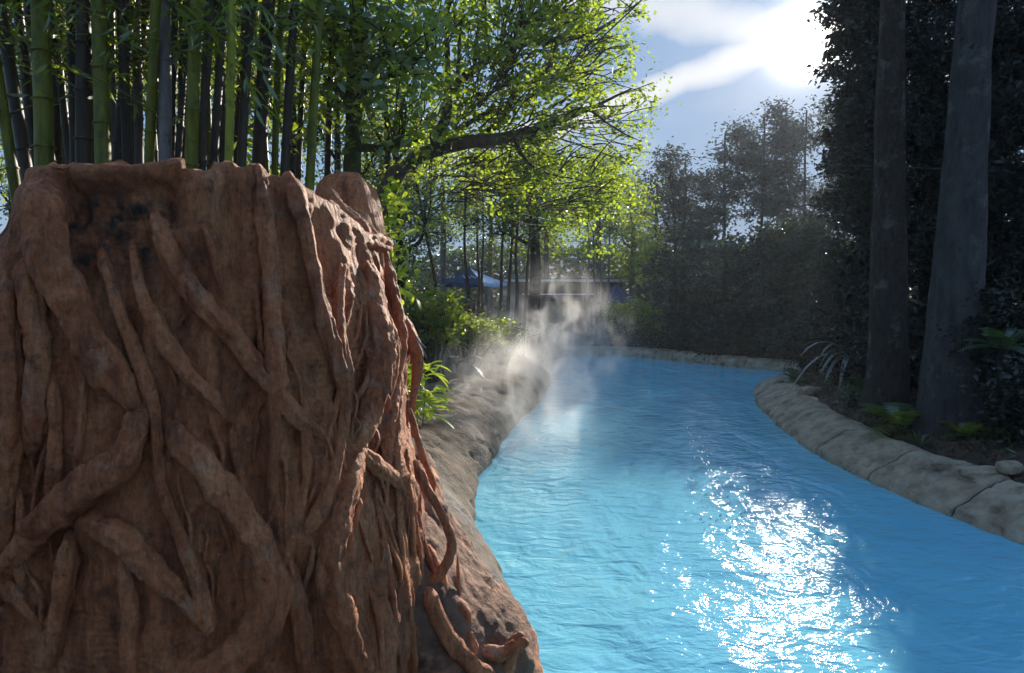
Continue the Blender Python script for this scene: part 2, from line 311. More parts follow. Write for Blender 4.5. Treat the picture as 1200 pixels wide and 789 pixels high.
def ground_mat():
    m, t = mat('soil_and_mulch'); p = wpos(t)
    col = ramp(t, noise(t, 5, 8, .7, p), [(.3, (.035, .024, .016)), (.5, (.085, .058, .038)), (.7, (.15, .10, .07))])
    mx = N(t, 'ShaderNodeMixRGB'); t.links.new(col, mx.inputs[1]); mx.inputs[2].default_value = (.05, .075, .02, 1)
    mr = N(t, 'ShaderNodeMapRange'); mr.inputs[1].default_value = .52; mr.inputs[2].default_value = .66; mr.inputs[4].default_value = .8
    t.links.new(noise(t, .9, 7, .7, p), mr.inputs[0]); t.links.new(mr.outputs[0], mx.inputs[0])
    b = N(t, 'ShaderNodeBsdfPrincipled'); t.links.new(mx.outputs[0], b.inputs['Base Color']); b.inputs['Roughness'].default_value = .95
    bp = N(t, 'ShaderNodeBump'); bp.inputs['Strength'].default_value = .8; bp.inputs['Distance'].default_value = .05; t.links.new(noise(t, 22, 7, .7, p), bp.inputs['Height']); t.links.new(bp.outputs[0], b.inputs['Normal'])
    out(t, b.outputs[0]); return m
M['ground'] = ground_mat()
def water_mat():
    m, t = mat('blue_water'); p = wpos(t)
    col = ramp(t, noise(t, .55, 4, .5, p), [(.3, (.15, .50, .68)), (.55, (.18, .55, .71)), (.8, (.23, .59, .73))])
    b = N(t, 'ShaderNodeBsdfPrincipled'); t.links.new(col, b.inputs['Base Color']); b.inputs['Roughness'].default_value = .045; b.inputs['IOR'].default_value = 1.33
    nrm = None
    for sc, st, di, mpz in ((1.3, .8, .10, (1, .55, 1)), (4.5, .8, .036, (.8, 1.3, 1)), (13, .5, .010, (1, 1.5, 1)), (38, .4, .004, (1, 1, 1))):
        bp = N(t, 'ShaderNodeBump'); bp.inputs['Strength'].default_value = st; bp.inputs['Distance'].default_value = di
        t.links.new(noise(t, sc, 3, .5, wpos(t, mpz), .6), bp.inputs['Height'])
        if nrm: t.links.new(nrm, bp.inputs['Normal'])
        nrm = bp.outputs[0]
    t.links.new(nrm, b.inputs['Normal']); out(t, b.outputs[0]); return m
M['water'] = water_mat()

# ------------------------------------------------------------------ river, ground, banks
LEFT = [(1.2, -6), (1.0, -3), (.6, 1), (.3, 3), (.16, 4.05), (-.13, 5.2), (-.44, 6.46), (-.47, 7.83), (-.24, 9.4), (.0, 11.1), (.45, 13.4), (.76, 15.3), (.95, 17.5), (1.15, 20.2)]
FAR = [(1.65, 22), (3.0, 22.15), (4.4, 21.5), (6.9, 18.4), (9, 17.2), (14, 16.4), (22, 16)]
RIGHT = [(22, 12.6), (14, 13.2), (8.4, 14.9), (6.7, 15.8), (5.7, 15.5), (5.2, 14.5), (4.72, 13), (4.3, 10.8), (4.14, 9.2), (4.2, 8), (4.34, 6.9), (4.55, 5.9), (4.95, 4), (5.5, 1), (6, -3), (6.2, -6)]
lc, fc, rc = catmull(LEFT, .12), catmull(FAR, .12), catmull(RIGHT, .12)
POLY = np.concatenate([lc, fc, rc])
def sdist(X, Y):
    """signed distance to the river outline: negative in the water"""
    X = np.asarray(X, float); Y = np.asarray(Y, float); A = POLY[::2]; B = np.roll(A, -1, 0); out_ = np.full(X.shape, 1e9); ins = np.zeros(X.shape, bool)
    for (ax, ay), (bx, by) in zip(A, B):
        dx, dy = bx-ax, by-ay; L = dx*dx+dy*dy+1e-12; t = np.clip(((X-ax)*dx+(Y-ay)*dy)/L, 0, 1)
        out_ = np.minimum(out_, (X-ax-t*dx)**2+(Y-ay-t*dy)**2)
        c = (ay > Y) != (by > Y); xi = ax+(Y-ay)*dx/(dy if abs(dy) > 1e-12 else 1e-12); ins ^= c & (X < xi)
    d = np.sqrt(out_); return np.where(ins, -d, d)
def ss(a, b, x): t = np.clip((x-a)/(b-a), 0, 1); return t*t*(3-2*t)
def gheight(X, Y, d=None):
    X = np.asarray(X, float); Y = np.asarray(Y, float)
    if d is None: d = sdist(X, Y)
    right = ss(2.5, 6, X)*(1-ss(15.2, 17.4, Y))
    h = .12+.26*ss(.6, 2.5, d)+right*(.25*ss(.38, .85, d)+.60*ss(1.1, 4.5, d))
    h = h+(fbm(np.stack([X, Y, X*0], -1).reshape(-1, 3), .7, 4).reshape(X.shape)*.16)*ss(.45, 1.5, d)+(fbm(np.stack([X, Y, X*0], -1).reshape(-1, 3), 3.1, 3, 4).reshape(X.shape)*.05)*ss(.3, .7, d)
    return np.where(d < .12, -1.3+(h+1.3)*ss(-.12, .12, d), h)
def gz(x, y): return float(gheight(np.array([x]), np.array([y]))[0])
def axis_(lo, hi, st, far, g=1.32):
    a = list(np.arange(lo, hi+st/2, st)); s = st; x = a[-1]
    up_ = []
    while x < far: s *= g; x += s; up_.append(x)
    s = st; x = lo; dn = []
    while x > -far: s *= g; x -= s; dn.append(x)
    return np.array(dn[::-1]+a+up_)
gx, gy = axis_(-6, 13, .11, 900), axis_(2, 26, .11, 900)
GX, GY = np.meshgrid(gx, gy, indexing='ij'); GZ = gheight(GX, GY)
nxg, nyg = GX.shape; ii = (np.arange(nxg-1)[:, None]*nyg+np.arange(nyg-1)[None]).ravel()
g = mesh_np('ground', np.stack([GX, GY, GZ], -1).reshape(-1, 3), np.stack([ii, ii+nyg, ii+nyg+1, ii+1], 1), M['ground']); g['kind'] = 'structure'
# water sheet
wv = POLY[::3]; cx_ = np.arange(-2, 23, .35); 
wx = np.arange(-1.4, 23, .07*2); wy = np.arange(-6, 23, .14); WX, WY = np.meshgrid(wx, wy, indexing='ij'); wd = sdist(WX, WY)
wn = np.stack([WX, WY, WX*0], -1).reshape(-1, 3); WZ = (fbm(wn, (.9, .6, 1), 3, 2)*.018).reshape(WX.shape)
n2 = WX.shape[1]; keep = (wd < .35); ii = np.array([i*n2+j for i in range(WX.shape[0]-1) for j in range(n2-1) if keep[i, j] or keep[i+1, j+1]])
w = mesh_np('water', np.stack([WX, WY, WZ], -1).reshape(-1, 3), np.stack([ii, ii+n2, ii+n2+1, ii+1], 1), M['water']); w['kind'] = 'structure'

def sweep_bank(line, prof, s0, s1, name, m, parent, side, amp, nsc, ns=None, groove=.02, seed=0):
    """a piece of bank: cross-section prof (outward, up) swept along line between arc lengths s0 and s1"""
    seg = np.linalg.norm(np.diff(line, axis=0), axis=1); S_ = np.concatenate([[0], np.cumsum(seg)])
    ns = ns or max(6, int((s1-s0)/.06)); s = np.linspace(s0, s1, ns); x = np.interp(s, S_, line[:, 0]); y = np.interp(s, S_, line[:, 1])
    e = .25; tx = np.interp(s+e, S_, line[:, 0])-np.interp(s-e, S_, line[:, 0]); ty = np.interp(s+e, S_, line[:, 1])-np.interp(s-e, S_, line[:, 1]); L = np.hypot(tx, ty); nx, ny = ty/L*side, -tx/L*side
    pr = catmull(prof, .035); k = len(pr)
    endd = np.minimum(s-s0, s1-s); sh = groove*np.exp(-(endd/.02)**2)
    c = pr.mean(0); V = np.zeros((ns, k, 3))
    d = pr-c; dl = np.linalg.norm(d, axis=1)[:, None]
    for i in range(ns):
        q = pr-d/dl*sh[i]*1.4; V[i, :, 0] = x[i]+nx[i]*q[:, 0]; V[i, :, 1] = y[i]+ny[i]*q[:, 0]; V[i, :, 2] = q[:, 1]
    dirs = np.zeros_like(V); dirs[:, :, 0] = nx[:, None]*(d/dl)[None, :, 0]; dirs[:, :, 1] = ny[:, None]*(d/dl)[None, :, 0]; dirs[:, :, 2] = (d/dl)[None, :, 1]
    f = V.reshape(-1, 3); V = f+dirs.reshape(-1, 3)*(fbm(f, nsc, 5, seed)*amp+fbm(f, (9, 9, 12), 4, seed)*.028-np.maximum(fbm(f, 6, 3, seed+3)-.22, 0)*.16)[:, None]
    i = np.arange(ns-1)[:, None]*k; j = np.arange(k-1)[None]; Q = np.stack([i+j, i+j+1, i+k+j+1, i+k+j], -1).reshape(-1, 4)
    if side < 0: Q = Q[:, ::-1]
    V = np.concatenate([V, V[:k].mean(0)[None], V[(ns-1)*k:].mean(0)[None]]); a = np.arange(k-1)
    T = np.concatenate([np.stack([a+1, a, np.full(k-1, ns*k)], 1), np.stack([(ns-1)*k+a, (ns-1)*k+a+1, np.full(k-1, ns*k+1)], 1)])
    mb = MB(); mb.add(V, Q, T); return mb.build(name, m, parent)
prof_r = [(.02, -.5), (-.01, -.1), (.01, .05), (.06, .11), (.18, .19), (.32, .27), (.50, .345), (.66, .37), (.80, .33), (.88, .2), (.9, 0)]
rp = empty('pool_coping', (4.3, 9, 0), 'weathered beige concrete coping with joints along the planted bank by the tree trunks', 'coping')
Lr = np.linalg.norm(np.diff(rc, axis=0), axis=1).sum(); s = 8.0; k = 0
while s < Lr-2:
    l = 1.2+1.1*random.random(); sweep_bank(rc, prof_r, s+.006, s+l-.006, 'coping_segment', M['coping'], rp, -1, .085, (1.8, 1.8, 3), None, .010); s += l
prof_f = [(.0, -.5), (-.01, -.1), (.0, .10), (.05, .22), (.16, .27), (.5, .28), (.7, .26), (.8, .1)]
fp = empty('pool_coping', (4, 21.5, 0), 'pale low concrete edge across the far end of the pool', 'coping')
Lf = np.linalg.norm(np.diff(fc, axis=0), axis=1).sum(); s = 0
while s < Lf-1.3:
    l = 1.1+.3*random.random(); sweep_bank(fc, prof_f, s+.006, min(s+l, Lf)-.006, 'coping_segment', M['coping'], fp, -1, .02, (3, 3, 5)); s += l
# left bank: two sculpted rocks
Sl = np.concatenate([[0], np.cumsum(np.linalg.norm(np.diff(lc, axis=0), axis=1))]); yl = lc[:, 1]
def s_at(y): return float(np.interp(y, yl, Sl))
pl = [(.05, -.6), (-.03, -.1), (.0, .12), (.07, .30), (.24, .47), (.52, .58), (.9, .60), (1.25, .52), (1.6, .38), (1.9, .1)]
pl2 = [(.05, -.6), (-.05, -.1), (-.02, .12), (.10, .30), (.32, .48), (.7, .60), (1.2, .62), (1.7, .52), (2.1, .36), (2.4, .1)]
o = sweep_bank(lc, pl2, s_at(4.3), s_at(16.6), 'bank_rock', M['rock'], None, -1, .20, (.9, .9, 1.6), 220, .12, 2); tag(o, 'long wet grey rock bank wrapped in steam beside the water', 'rock')
o = sweep_bank(lc, prof_f, s_at(16.6), Sl[-1], 'coping_segment', M['coping'], fp, -1, .03, (3, 3, 5))

# ------------------------------------------------------------------ the root covered stump
def sect_x(a, b, n, th):
    c, s = np.cos(th), np.sin(th); return a*np.sign(c)*np.abs(c)**(2/n), b*np.sign(s)*np.abs(s)**(2/n)
def solve_a(cx, cy, b, n, target, side):
    th = np.linspace(0, 2*np.pi, 181); lo, hi = .02, 4
    for _ in range(30):
        a = (lo+hi)/2; x, y = sect_x(a, b, n, th); px = 600+F*((cx+x)/(cy+y))
        val = px.max() if side > 0 else px.min()
        if (val < target) == (side > 0): lo = a
        else: hi = a
    return (lo+hi)/2
def loft(cx, cy, b, n, rightp, leftp, topf, z0, nth=520, nv=380, capr=.12):
    """closed rocky column: right/left silhouettes given as (px,py) lists, the rim height by topf(px)"""
    zs = np.linspace(z0, 3.3, 120); aR = []; aL = []
    rp_ = np.array(rightp, float); lp_ = np.array(leftp, float)
    def at(lst, z):
        zz = [float(P(p[0], p[1], cy).z) for p in lst]; o_ = np.argsort(zz); return np.interp(z, np.array(zz)[o_], lst[o_, 0])
    for z in zs: aR.append(solve_a(cx, cy, b, n, at(rp_, z), 1)); aL.append(solve_a(cx, cy, b, n, at(lp_, z), -1))
    aR = np.array(aR); aL = np.array(aL)
    u_ = np.linspace(0, 2*np.pi, nth, endpoint=False); th = u_-.45*np.sin(u_+np.pi/2)*-1; th = u_+.45*np.cos(u_)
    def pos(z):
        a = np.where(np.cos(th) > 0, np.interp(z, zs, aR), np.interp(z, zs, aL)); x, y = sect_x(a, b, n, th); return cx+x, cy+y
    zt = np.full(nth, 2.6)
    for _ in range(12):
        x, y = pos(zt); yf = cy-np.abs(y-cy); px = 600+F*x/(yf+.06); py = topf(px)
        nz_ = EYE+(335-py)/F*yf; zt = zt*.5+.5*nz_
    V = []
    for v_ in np.linspace(0, 1, nv):
        z = z0+(zt-z0)*v_; x, y = pos(z); edge = np.clip((z-(zt-capr))/capr, 0, 1); k = capr*.55*(1-np.sqrt(np.clip(1-edge**2, 0, 1)))
        rx, ry = x-cx, y-cy; rl = np.hypot(rx, ry); V.append(np.stack([x-rx/rl*k, y-ry/rl*k, z], 1))
    rim = V[-1]
    for q in np.linspace(.97, .02, 26):
        c = np.array([cx, cy, 0]); p = c+(rim-c)*q; p[:, 2] = rim[:, 2]*q+(1-q)*rim[:, 2].mean()-.10*(1-q); V.append(p)
    R = len(V); V = np.array(V).reshape(-1, 3); i = np.arange(R-1)[:, None]*nth; j = np.arange(nth)[None]; k = (j+1) % nth
    Q = np.stack([i+j, i+k, i+nth+k, i+nth+j], -1).reshape(-1, 4); last = np.arange(nth)+(R-1)*nth
    T = np.stack([last, np.roll(last, -1), np.full(nth, len(V))], 1); V = np.concatenate([V, V[last].mean(0)[None]])
    return V, Q, T, R
def normals(V, Q):
    nrm = np.zeros_like(V); a, b_, c, d = (V[Q[:, i]] for i in range(4)); fn = np.cross(c-a, d-b_)
    for i in range(4): np.add.at(nrm, Q[:, i], fn)
    return unit(nrm)
TOP = np.array([(-300, 335), (-60, 325), (0, 305), (18, 285), (31, 262), (36, 235), (44, 210), (60, 196), (85, 193), (120, 197), (160, 202), (195, 195), (215, 193), (228, 198), (250, 196), (262, 184), (290, 184), (322, 187), (345, 199), (370, 211), (388, 228), (408, 242), (428, 262), (448, 282), (462, 305), (600, 420)], float)
rightp = [(438, 282), (442, 305), (448, 340), (458, 372), (468, 405), (468, 450), (470, 490), (478, 530), (486, 570), (492, 620), (500, 680), (508, 740), (520, 800), (530, 860), (436, 200), (440, 240)]
leftp = [(38, 150), (30, 240), (10, 290), (-60, 330), (-90, 400), (-110, 600), (-130, 860)]
CX, CY = -1.62, 3.7
BV, BQ, BT, BR = loft(CX, CY, 1.12, 2.5, rightp, leftp, lambda p: np.interp(p, TOP[:, 0], TOP[:, 1]), -.5)
bn = normals(BV, BQ)
bqx = 600+F*BV[:, 0]/BV[:, 1]; bqy = 335+F*(EYE-BV[:, 2])/BV[:, 1]*1.0; front = BV[:, 1] < CY+.3
low = fbm(BV, (2.2, 2.2, .9), 4, 4)*.10
flute = (np.abs(fbm(BV, (5.5, 5.5, .8), 3, 6))-.25)*-.10
nich = np.clip(1-((bqx-148)/66)**4-((bqy-238)/30)**4, 0, 1)**.6*front
lipd = np.exp(-((bqy-203)/7)**2)*((bqx > 70) & (bqx < 220))*front
groov = (np.exp(-((bqx-80-(bqy-205)*.1)/8)**2)+.6*np.exp(-((bqx-209)/9)**2))*((bqy > 203) & (bqy < 268))*front
rimk = np.clip((bqy-np.interp(bqx, TOP[:, 0], TOP[:, 1])-3)/30, 0, 1)
rimk = np.where(front, rimk, .3)
drip = np.exp(-((bqx-150)/45)**2-((bqy-290)/38)**2)*front
BV0 = BV + bn*(low*(.3+.7*rimk)+flute*.7*rimk)[:, None]
BV0 = BV0 - bn*(nich*.06+drip*.10+groov*.06)[:, None] + bn*(lipd*.035)[:, None]
bvh = BVHTree.FromPolygons([tuple(x) for x in BV0], [tuple(int(z) for z in q) for q in BQ], all_triangles=False)
ROOTS = [  # (px, py, radius px)
 [(48, 214, 18), (52, 262, 22), (58, 305, 24), (80, 345, 24), (114, 416, 21), (152, 470, 17), (166, 492, 12)],
 [(2, 300, 11), (8, 370, 13), (14, 476, 12), (9, 560, 13), (2, 640, 14), (-8, 720, 14)],
 [(27, 300, 14), (42, 378, 15), (46, 440, 14), (42, 500, 13), (36, 545, 8)],
 [(118, 288, 9), (126, 320, 9), (139, 365, 8), (166, 435, 8), (180, 489, 8), (189, 566, 9), (208, 620, 8), (232, 690, 9), (252, 759, 11)],
 [(156, 284, 8), (159, 310, 8), (166, 342, 9), (185, 388, 10), (224, 442, 10), (252, 472, 10), (266, 493, 8)],
 [(180, 244, 11), (190, 270, 12), (216, 327, 13), (262, 381, 14), (309, 442, 14), (347, 489, 11), (386, 512, 9)],
 [(302, 196, 10), (307, 220, 10), (313, 273, 11), (320, 373, 11), (324, 450, 11), (320, 527, 8), (317, 612, 6)],
 [(338, 205, 10), (346, 230, 10), (359, 280, 9), (378, 365, 10), (398, 442, 9), (404, 470, 8)],
 [(456, 288, 10), (442, 284, 11), (425, 282, 11), (407, 288, 9), (400, 305, 8), (397, 373, 8), (404, 442, 9), (401, 504, 8), (380, 589, 9), (347, 643, 9)],
 [(428, 306, 13), (436, 350, 16), (446, 404, 17), (436, 470, 16), (422, 512, 14), (412, 545, 12)],
 [(170, 466, 15), (158, 505, 17), (137, 545, 19), (93, 577, 20), (50, 612, 19), (19, 651, 15), (-8, 690, 12)],
 [(84, 604, 13), (131, 622, 14), (170, 659, 14), (224, 713, 12), (252, 748, 12)],
 [(190, 492, 10), (205, 508, 14), (239, 543, 17), (286, 612, 19), (314, 665, 21), (316, 716, 22), (275, 768, 21), (215, 808, 20)],
 [(83, 622, 8), (79, 650, 10), (73, 705, 10), (60, 790, 9)],
 [(-10, 672, 10), (12, 692, 11), (31, 713, 9), (54, 744, 6)],
 [(94, 395, 8), (97, 440, 8), (97, 490, 8), (90, 560, 7)],
 [(424, 520, 13), (412, 560, 15), (396, 612, 16), (388, 674, 17), (406, 736, 18), (430, 800, 18)],
 [(402, 522, 9), (422, 530, 10), (444, 548, 10), (466, 566, 7), (475, 585, 4)],
 [(444, 594, 3), (448, 620, 3.2), (455, 659, 3.2), (463, 715, 3.5), (471, 795, 3.5)],
 [(430, 686, 3.5), (440, 712, 4), (446, 745, 4), (447, 800, 4)],
 [(478, 470, 4), (478, 540, 4), (482, 600, 3.5), (486, 660, 4), (498, 720, 4), (510, 800, 4)],
 [(470, 450, 5), (465, 520, 5), (468, 600, 4), (474, 680, 4.5), (482, 740, 5), (486, 800, 5)],
 [(490, 540, 3.5), (492, 590, 3), (494, 650, 3), (496, 700, 3.5), (520, 770, 4), (528, 800, 4)],
 [(236, 256, 5), (250, 300, 5), (262, 351, 4)],
 [(452, 296, 6), (458, 330, 7), (466, 368, 8), (470, 410, 8), (464, 452, 7), (456, 520, 6), (452, 590, 5)],
 [(474, 372, 6), (487, 405, 8), (490, 432, 7), (484, 466, 5), (482, 510, 4)],
 [(384, 222, 6), (402, 246, 8), (418, 262, 8), (434, 280, 8)],
 [(410, 250, 4), (430, 266, 5), (450, 284, 5)],
 [(60, 430, 9), (66, 520, 9), (60, 590, 10)],
 [(330, 640, 10), (345, 690, 11), (352, 740, 12), (360, 800, 12)],
 [(230, 258, 4), (222, 236, 5), (226, 205, 6)],
 [(140, 640, 7), (150, 700, 9), (152, 760, 10), (150, 810, 10)],
 [(412, 690, 3), (418, 720, 4), (424, 790, 4)],
 [(352, 470, 6), (360, 520, 7), (358, 570, 6), (350, 620, 6)],
 [(270, 500, 6), (282, 560, 7), (300, 600, 6)],
 [(18, 560, 6), (26, 600, 7), (24, 660, 8), (30, 700, 6)],
]
_rr = random.Random(21)
for _ in range(44):      # thin strands that run down between the thick roots
    x = _rr.choice([_rr.uniform(400, 500), _rr.uniform(300, 500), _rr.uniform(0, 300)]); y = _rr.uniform(300, 620); L = _rr.uniform(70, 240); pr_ = []; rr0 = _rr.uniform(1.6, 4.2); dx = _rr.uniform(-.25, .3)
    for k in range(6):
        f = k/5; xx = x+dx*L*f+_rr.gauss(0, 5); lim = np.interp(y+L*f, [280, 340, 405, 530, 620, 740, 800], [434, 446, 468, 478, 490, 506, 518])-2; pr_.append((min(xx, lim), y+L*f, rr0*_rr.uniform(.8, 1.2)))
    ROOTS.append(pr_)
stump = empty('tree_stump', (CX, CY, 0), 'huge reddish brown moulded tree stump wrapped in thick roots beside the blue pool', 'stump')
eye = Vector((0, 0, EYE)); cent = []; lastd = None
for r in ROOTS:
    a = np.array(r, float); fine = catmull(np.column_stack([a, a[:, :0]]), 4.0) if len(a) > 1 else a
    pts, rad = [], []
    dep = []
    for x, y, rr in fine:
        d = ray(x, y); hit = bvh.ray_cast(eye, d.normalized())
        dep.append(hit[0].y if hit[0] is not None else np.nan)
    dep = np.array(dep); ok = ~np.isnan(dep)
    if not ok.any(): dep[:] = 3.4
    else: dep = np.interp(np.arange(len(dep)), np.arange(len(dep))[ok], dep[ok])
    kk = 9; pad = np.pad(dep, kk, mode='edge'); dep = np.convolve(pad, np.ones(2*kk+1)/(2*kk+1), 'valid')
    nf_ = len(fine); endf = np.clip(1-np.minimum(np.arange(nf_), np.arange(nf_)[::-1])/max(3, min(9, nf_*.2)), 0, 1)
    for (x, y, rr), dd, ef in zip(fine, dep, endf):
        R_ = rr*.93/F*dd; p = P(x, y, dd-R_*(.68-2.0*ef*ef)); pts.append(p[:]); rad.append(R_)
    cent.append((np.array(pts), np.array(rad)))
# fillets: the body swells up against every root
push = np.zeros(len(BV)); fi = np.where(front)[0]
for pts, rad in cent:
    r0 = rad.mean()
    lo_, hi_ = pts.min(0)-3.2*r0, pts.max(0)+3.2*r0
    m_ = fi[np.all((BV0[fi] > lo_) & (BV0[fi] < hi_), axis=1)]
    if not len(m_): continue
    d2 = ((BV0[m_][:, None, :]-pts[None])**2).sum(-1); j = d2.argmin(1); d = np.sqrt(d2[np.arange(len(m_)), j])/rad[j]
    push[m_] = np.maximum(push[m_], rad[j]*.36*np.exp(-np.maximum(d-.7, 0)**2/.24))
mid = fbm(BV0, (9, 9, 5), 4, 9)*.030+fbm(BV0, (24, 24, 15), 4, 2)*.014-np.maximum(fbm(BV0, (15, 15, 10), 3, 21)-.25, 0)*.05
scar = np.clip(fbm(BV0, (3.2, 3.2, 2.2), 3, 12)-.12, 0, 1)*-.10
BV1 = BV0 + bn*(push+mid+scar)[:, None]
mb = MB(); mb.add(BV1, BQ, BT); mb.build('trunk', M['stump'], stump)
def rough_tube(pts, rad, sides, seed, k=1.0):
    V, Q, T = tube(pts, rad, sides); n = len(pts); c = np.repeat(pts, sides, 0); c = np.concatenate([c, pts[:1], pts[-1:]]); rr = np.concatenate([np.repeat(rad, sides), rad[:1], rad[-1:]])
    an_ = np.concatenate([np.tile(np.linspace(0, 2*np.pi, sides, endpoint=False), n), [0, 0]]); al_ = np.concatenate([np.repeat(np.arange(n)*.02, sides), [0, 0]])
    d = unit(V-c); V = V+d*(rr*.075*np.sin(an_*(3+seed % 3)+3*np.sin(al_*2.1+seed))+rr*.05*np.sin(an_*(6+seed % 2)-5*al_))[:, None]; V = V+d*((fbm(V, (13, 13, 7), 4, seed)*.55+fbm(V, (30, 30, 20), 4, seed)*.32)*rr*k+fbm(V, 55, 3, seed)*.005)[:, None]
    return V, Q, T
for i, (pts, rad) in enumerate(cent):
    q = catmull(np.column_stack([pts[::3], rad[::3]]), .012); p_, r_ = q[:, :3], q[:, 3].copy()
    e = np.minimum(np.arange(len(r_)), np.arange(len(r_))[::-1]); taper = np.clip(.55+e/22, 0, 1); r_ *= taper*(1+.10*np.sin(np.arange(len(r_))*.11+i))
    mb = MB(); mb.add(*rough_tube(p_, r_, 30 if rad.mean() > .02 else 12, i, .8)); mb.build('root', M['root'], stump)
# aerial roots looping free of the trunk at its right side
AER = [([(486, 540), (500, 572), (518, 605), (530, 640), (516, 672), (500, 684)], 6, 3.45), ([(490, 600), (498, 640), (508, 672), (506, 700)], 3, 3.5), ([(500, 640), (520, 690), (524, 720), (546, 752), (585, 766), (618, 752)], 9, 3.55),
       ([(500, 690), (516, 730), (540, 766), (580, 800)], 11, 3.4), ([(536, 652), (538, 690), (540, 716)], 2, 3.6), ([(512, 700), (530, 706), (545, 716), (548, 740)], 7, 3.55), ([(552, 742), (556, 770), (560, 800)], 6, 3.5), ([(480, 480), (494, 530), (506, 560), (508, 580)], 4, 3.55), ([(612, 742), (600, 762), (590, 800)], 9, 3.6)]
for i, (pp, rr, dd) in enumerate(AER):
    q = catmull([P(x, y, dd)[:] for x, y in pp], .015); r_ = np.full(len(q), rr/F*dd); mb = MB(); mb.add(*rough_tube(q, r_*np.clip(.5+np.minimum(np.arange(len(q)), np.arange(len(q))[::-1])/8, 0, 1), 14, 40+i, .7)); mb.build('aerial_root', M['root'], stump)
# the foot of the stump that spreads into the water
frp = [(505, 560), (512, 600), (528, 632), (545, 655), (568, 682), (592, 706), (612, 728), (626, 752), (634, 800), (640, 860)]
flp = [(380, 560), (300, 900)]
FV, FQ, FT, _ = loft(-.62, 3.95, .62, 2.2, frp, flp, lambda p: np.interp(p, [300, 480, 505, 528, 545, 568, 592, 612, 626, 640], [620, 600, 606, 630, 652, 680, 704, 727, 756, 800]), -.5, 260, 130, .10)
fn_ = normals(FV, FQ); FV = FV+fn_*(fbm(FV, (2.5, 2.5, 2), 4, 3)*.07+fbm(FV, 11, 4, 5)*.035)[:, None]
M['foot'] = rough_mat('foot_rock', [(.3, (.085, .042, .026)), (.5, (.20, .10, .062)), (.7, (.36, .19, .12))], 4, [(9, .8, .04), (40, .9, .02), (120, .6, .005)], .8, None, [(2.0, .54, .62, (.50, .22, .11)), (14, .6, .68, (.06, .04, .03))], .3, True)
mb = MB(); mb.add(FV, FQ, FT); mb.build('root_base', M['foot'], stump)
# upright rock behind the stump
RV, RQ, RT, _ = loft(-1.10, 4.95, .26, 2.3, [(446, 150), (446, 232), (452, 262), (460, 300), (470, 500)], [(378, 150), (372, 300), (360, 500)], lambda p: np.interp(p, [370, 384, 400, 425, 436, 446, 454], [222, 206, 203, 204, 214, 236, 262]), -.3, 160, 160, .10)
rn = normals(RV, RQ); RV = RV+rn*(fbm(RV, (2, 2, 1.3), 4, 8)*.05)[:, None]
rk = empty('rock_pillar', (-1.1, 4.95, 0), 'smooth brown rounded pillar peeking up just behind the stump', 'rock'); mb = MB(); mb.add(RV, RQ, RT); mb.build('column', M['root'], rk)

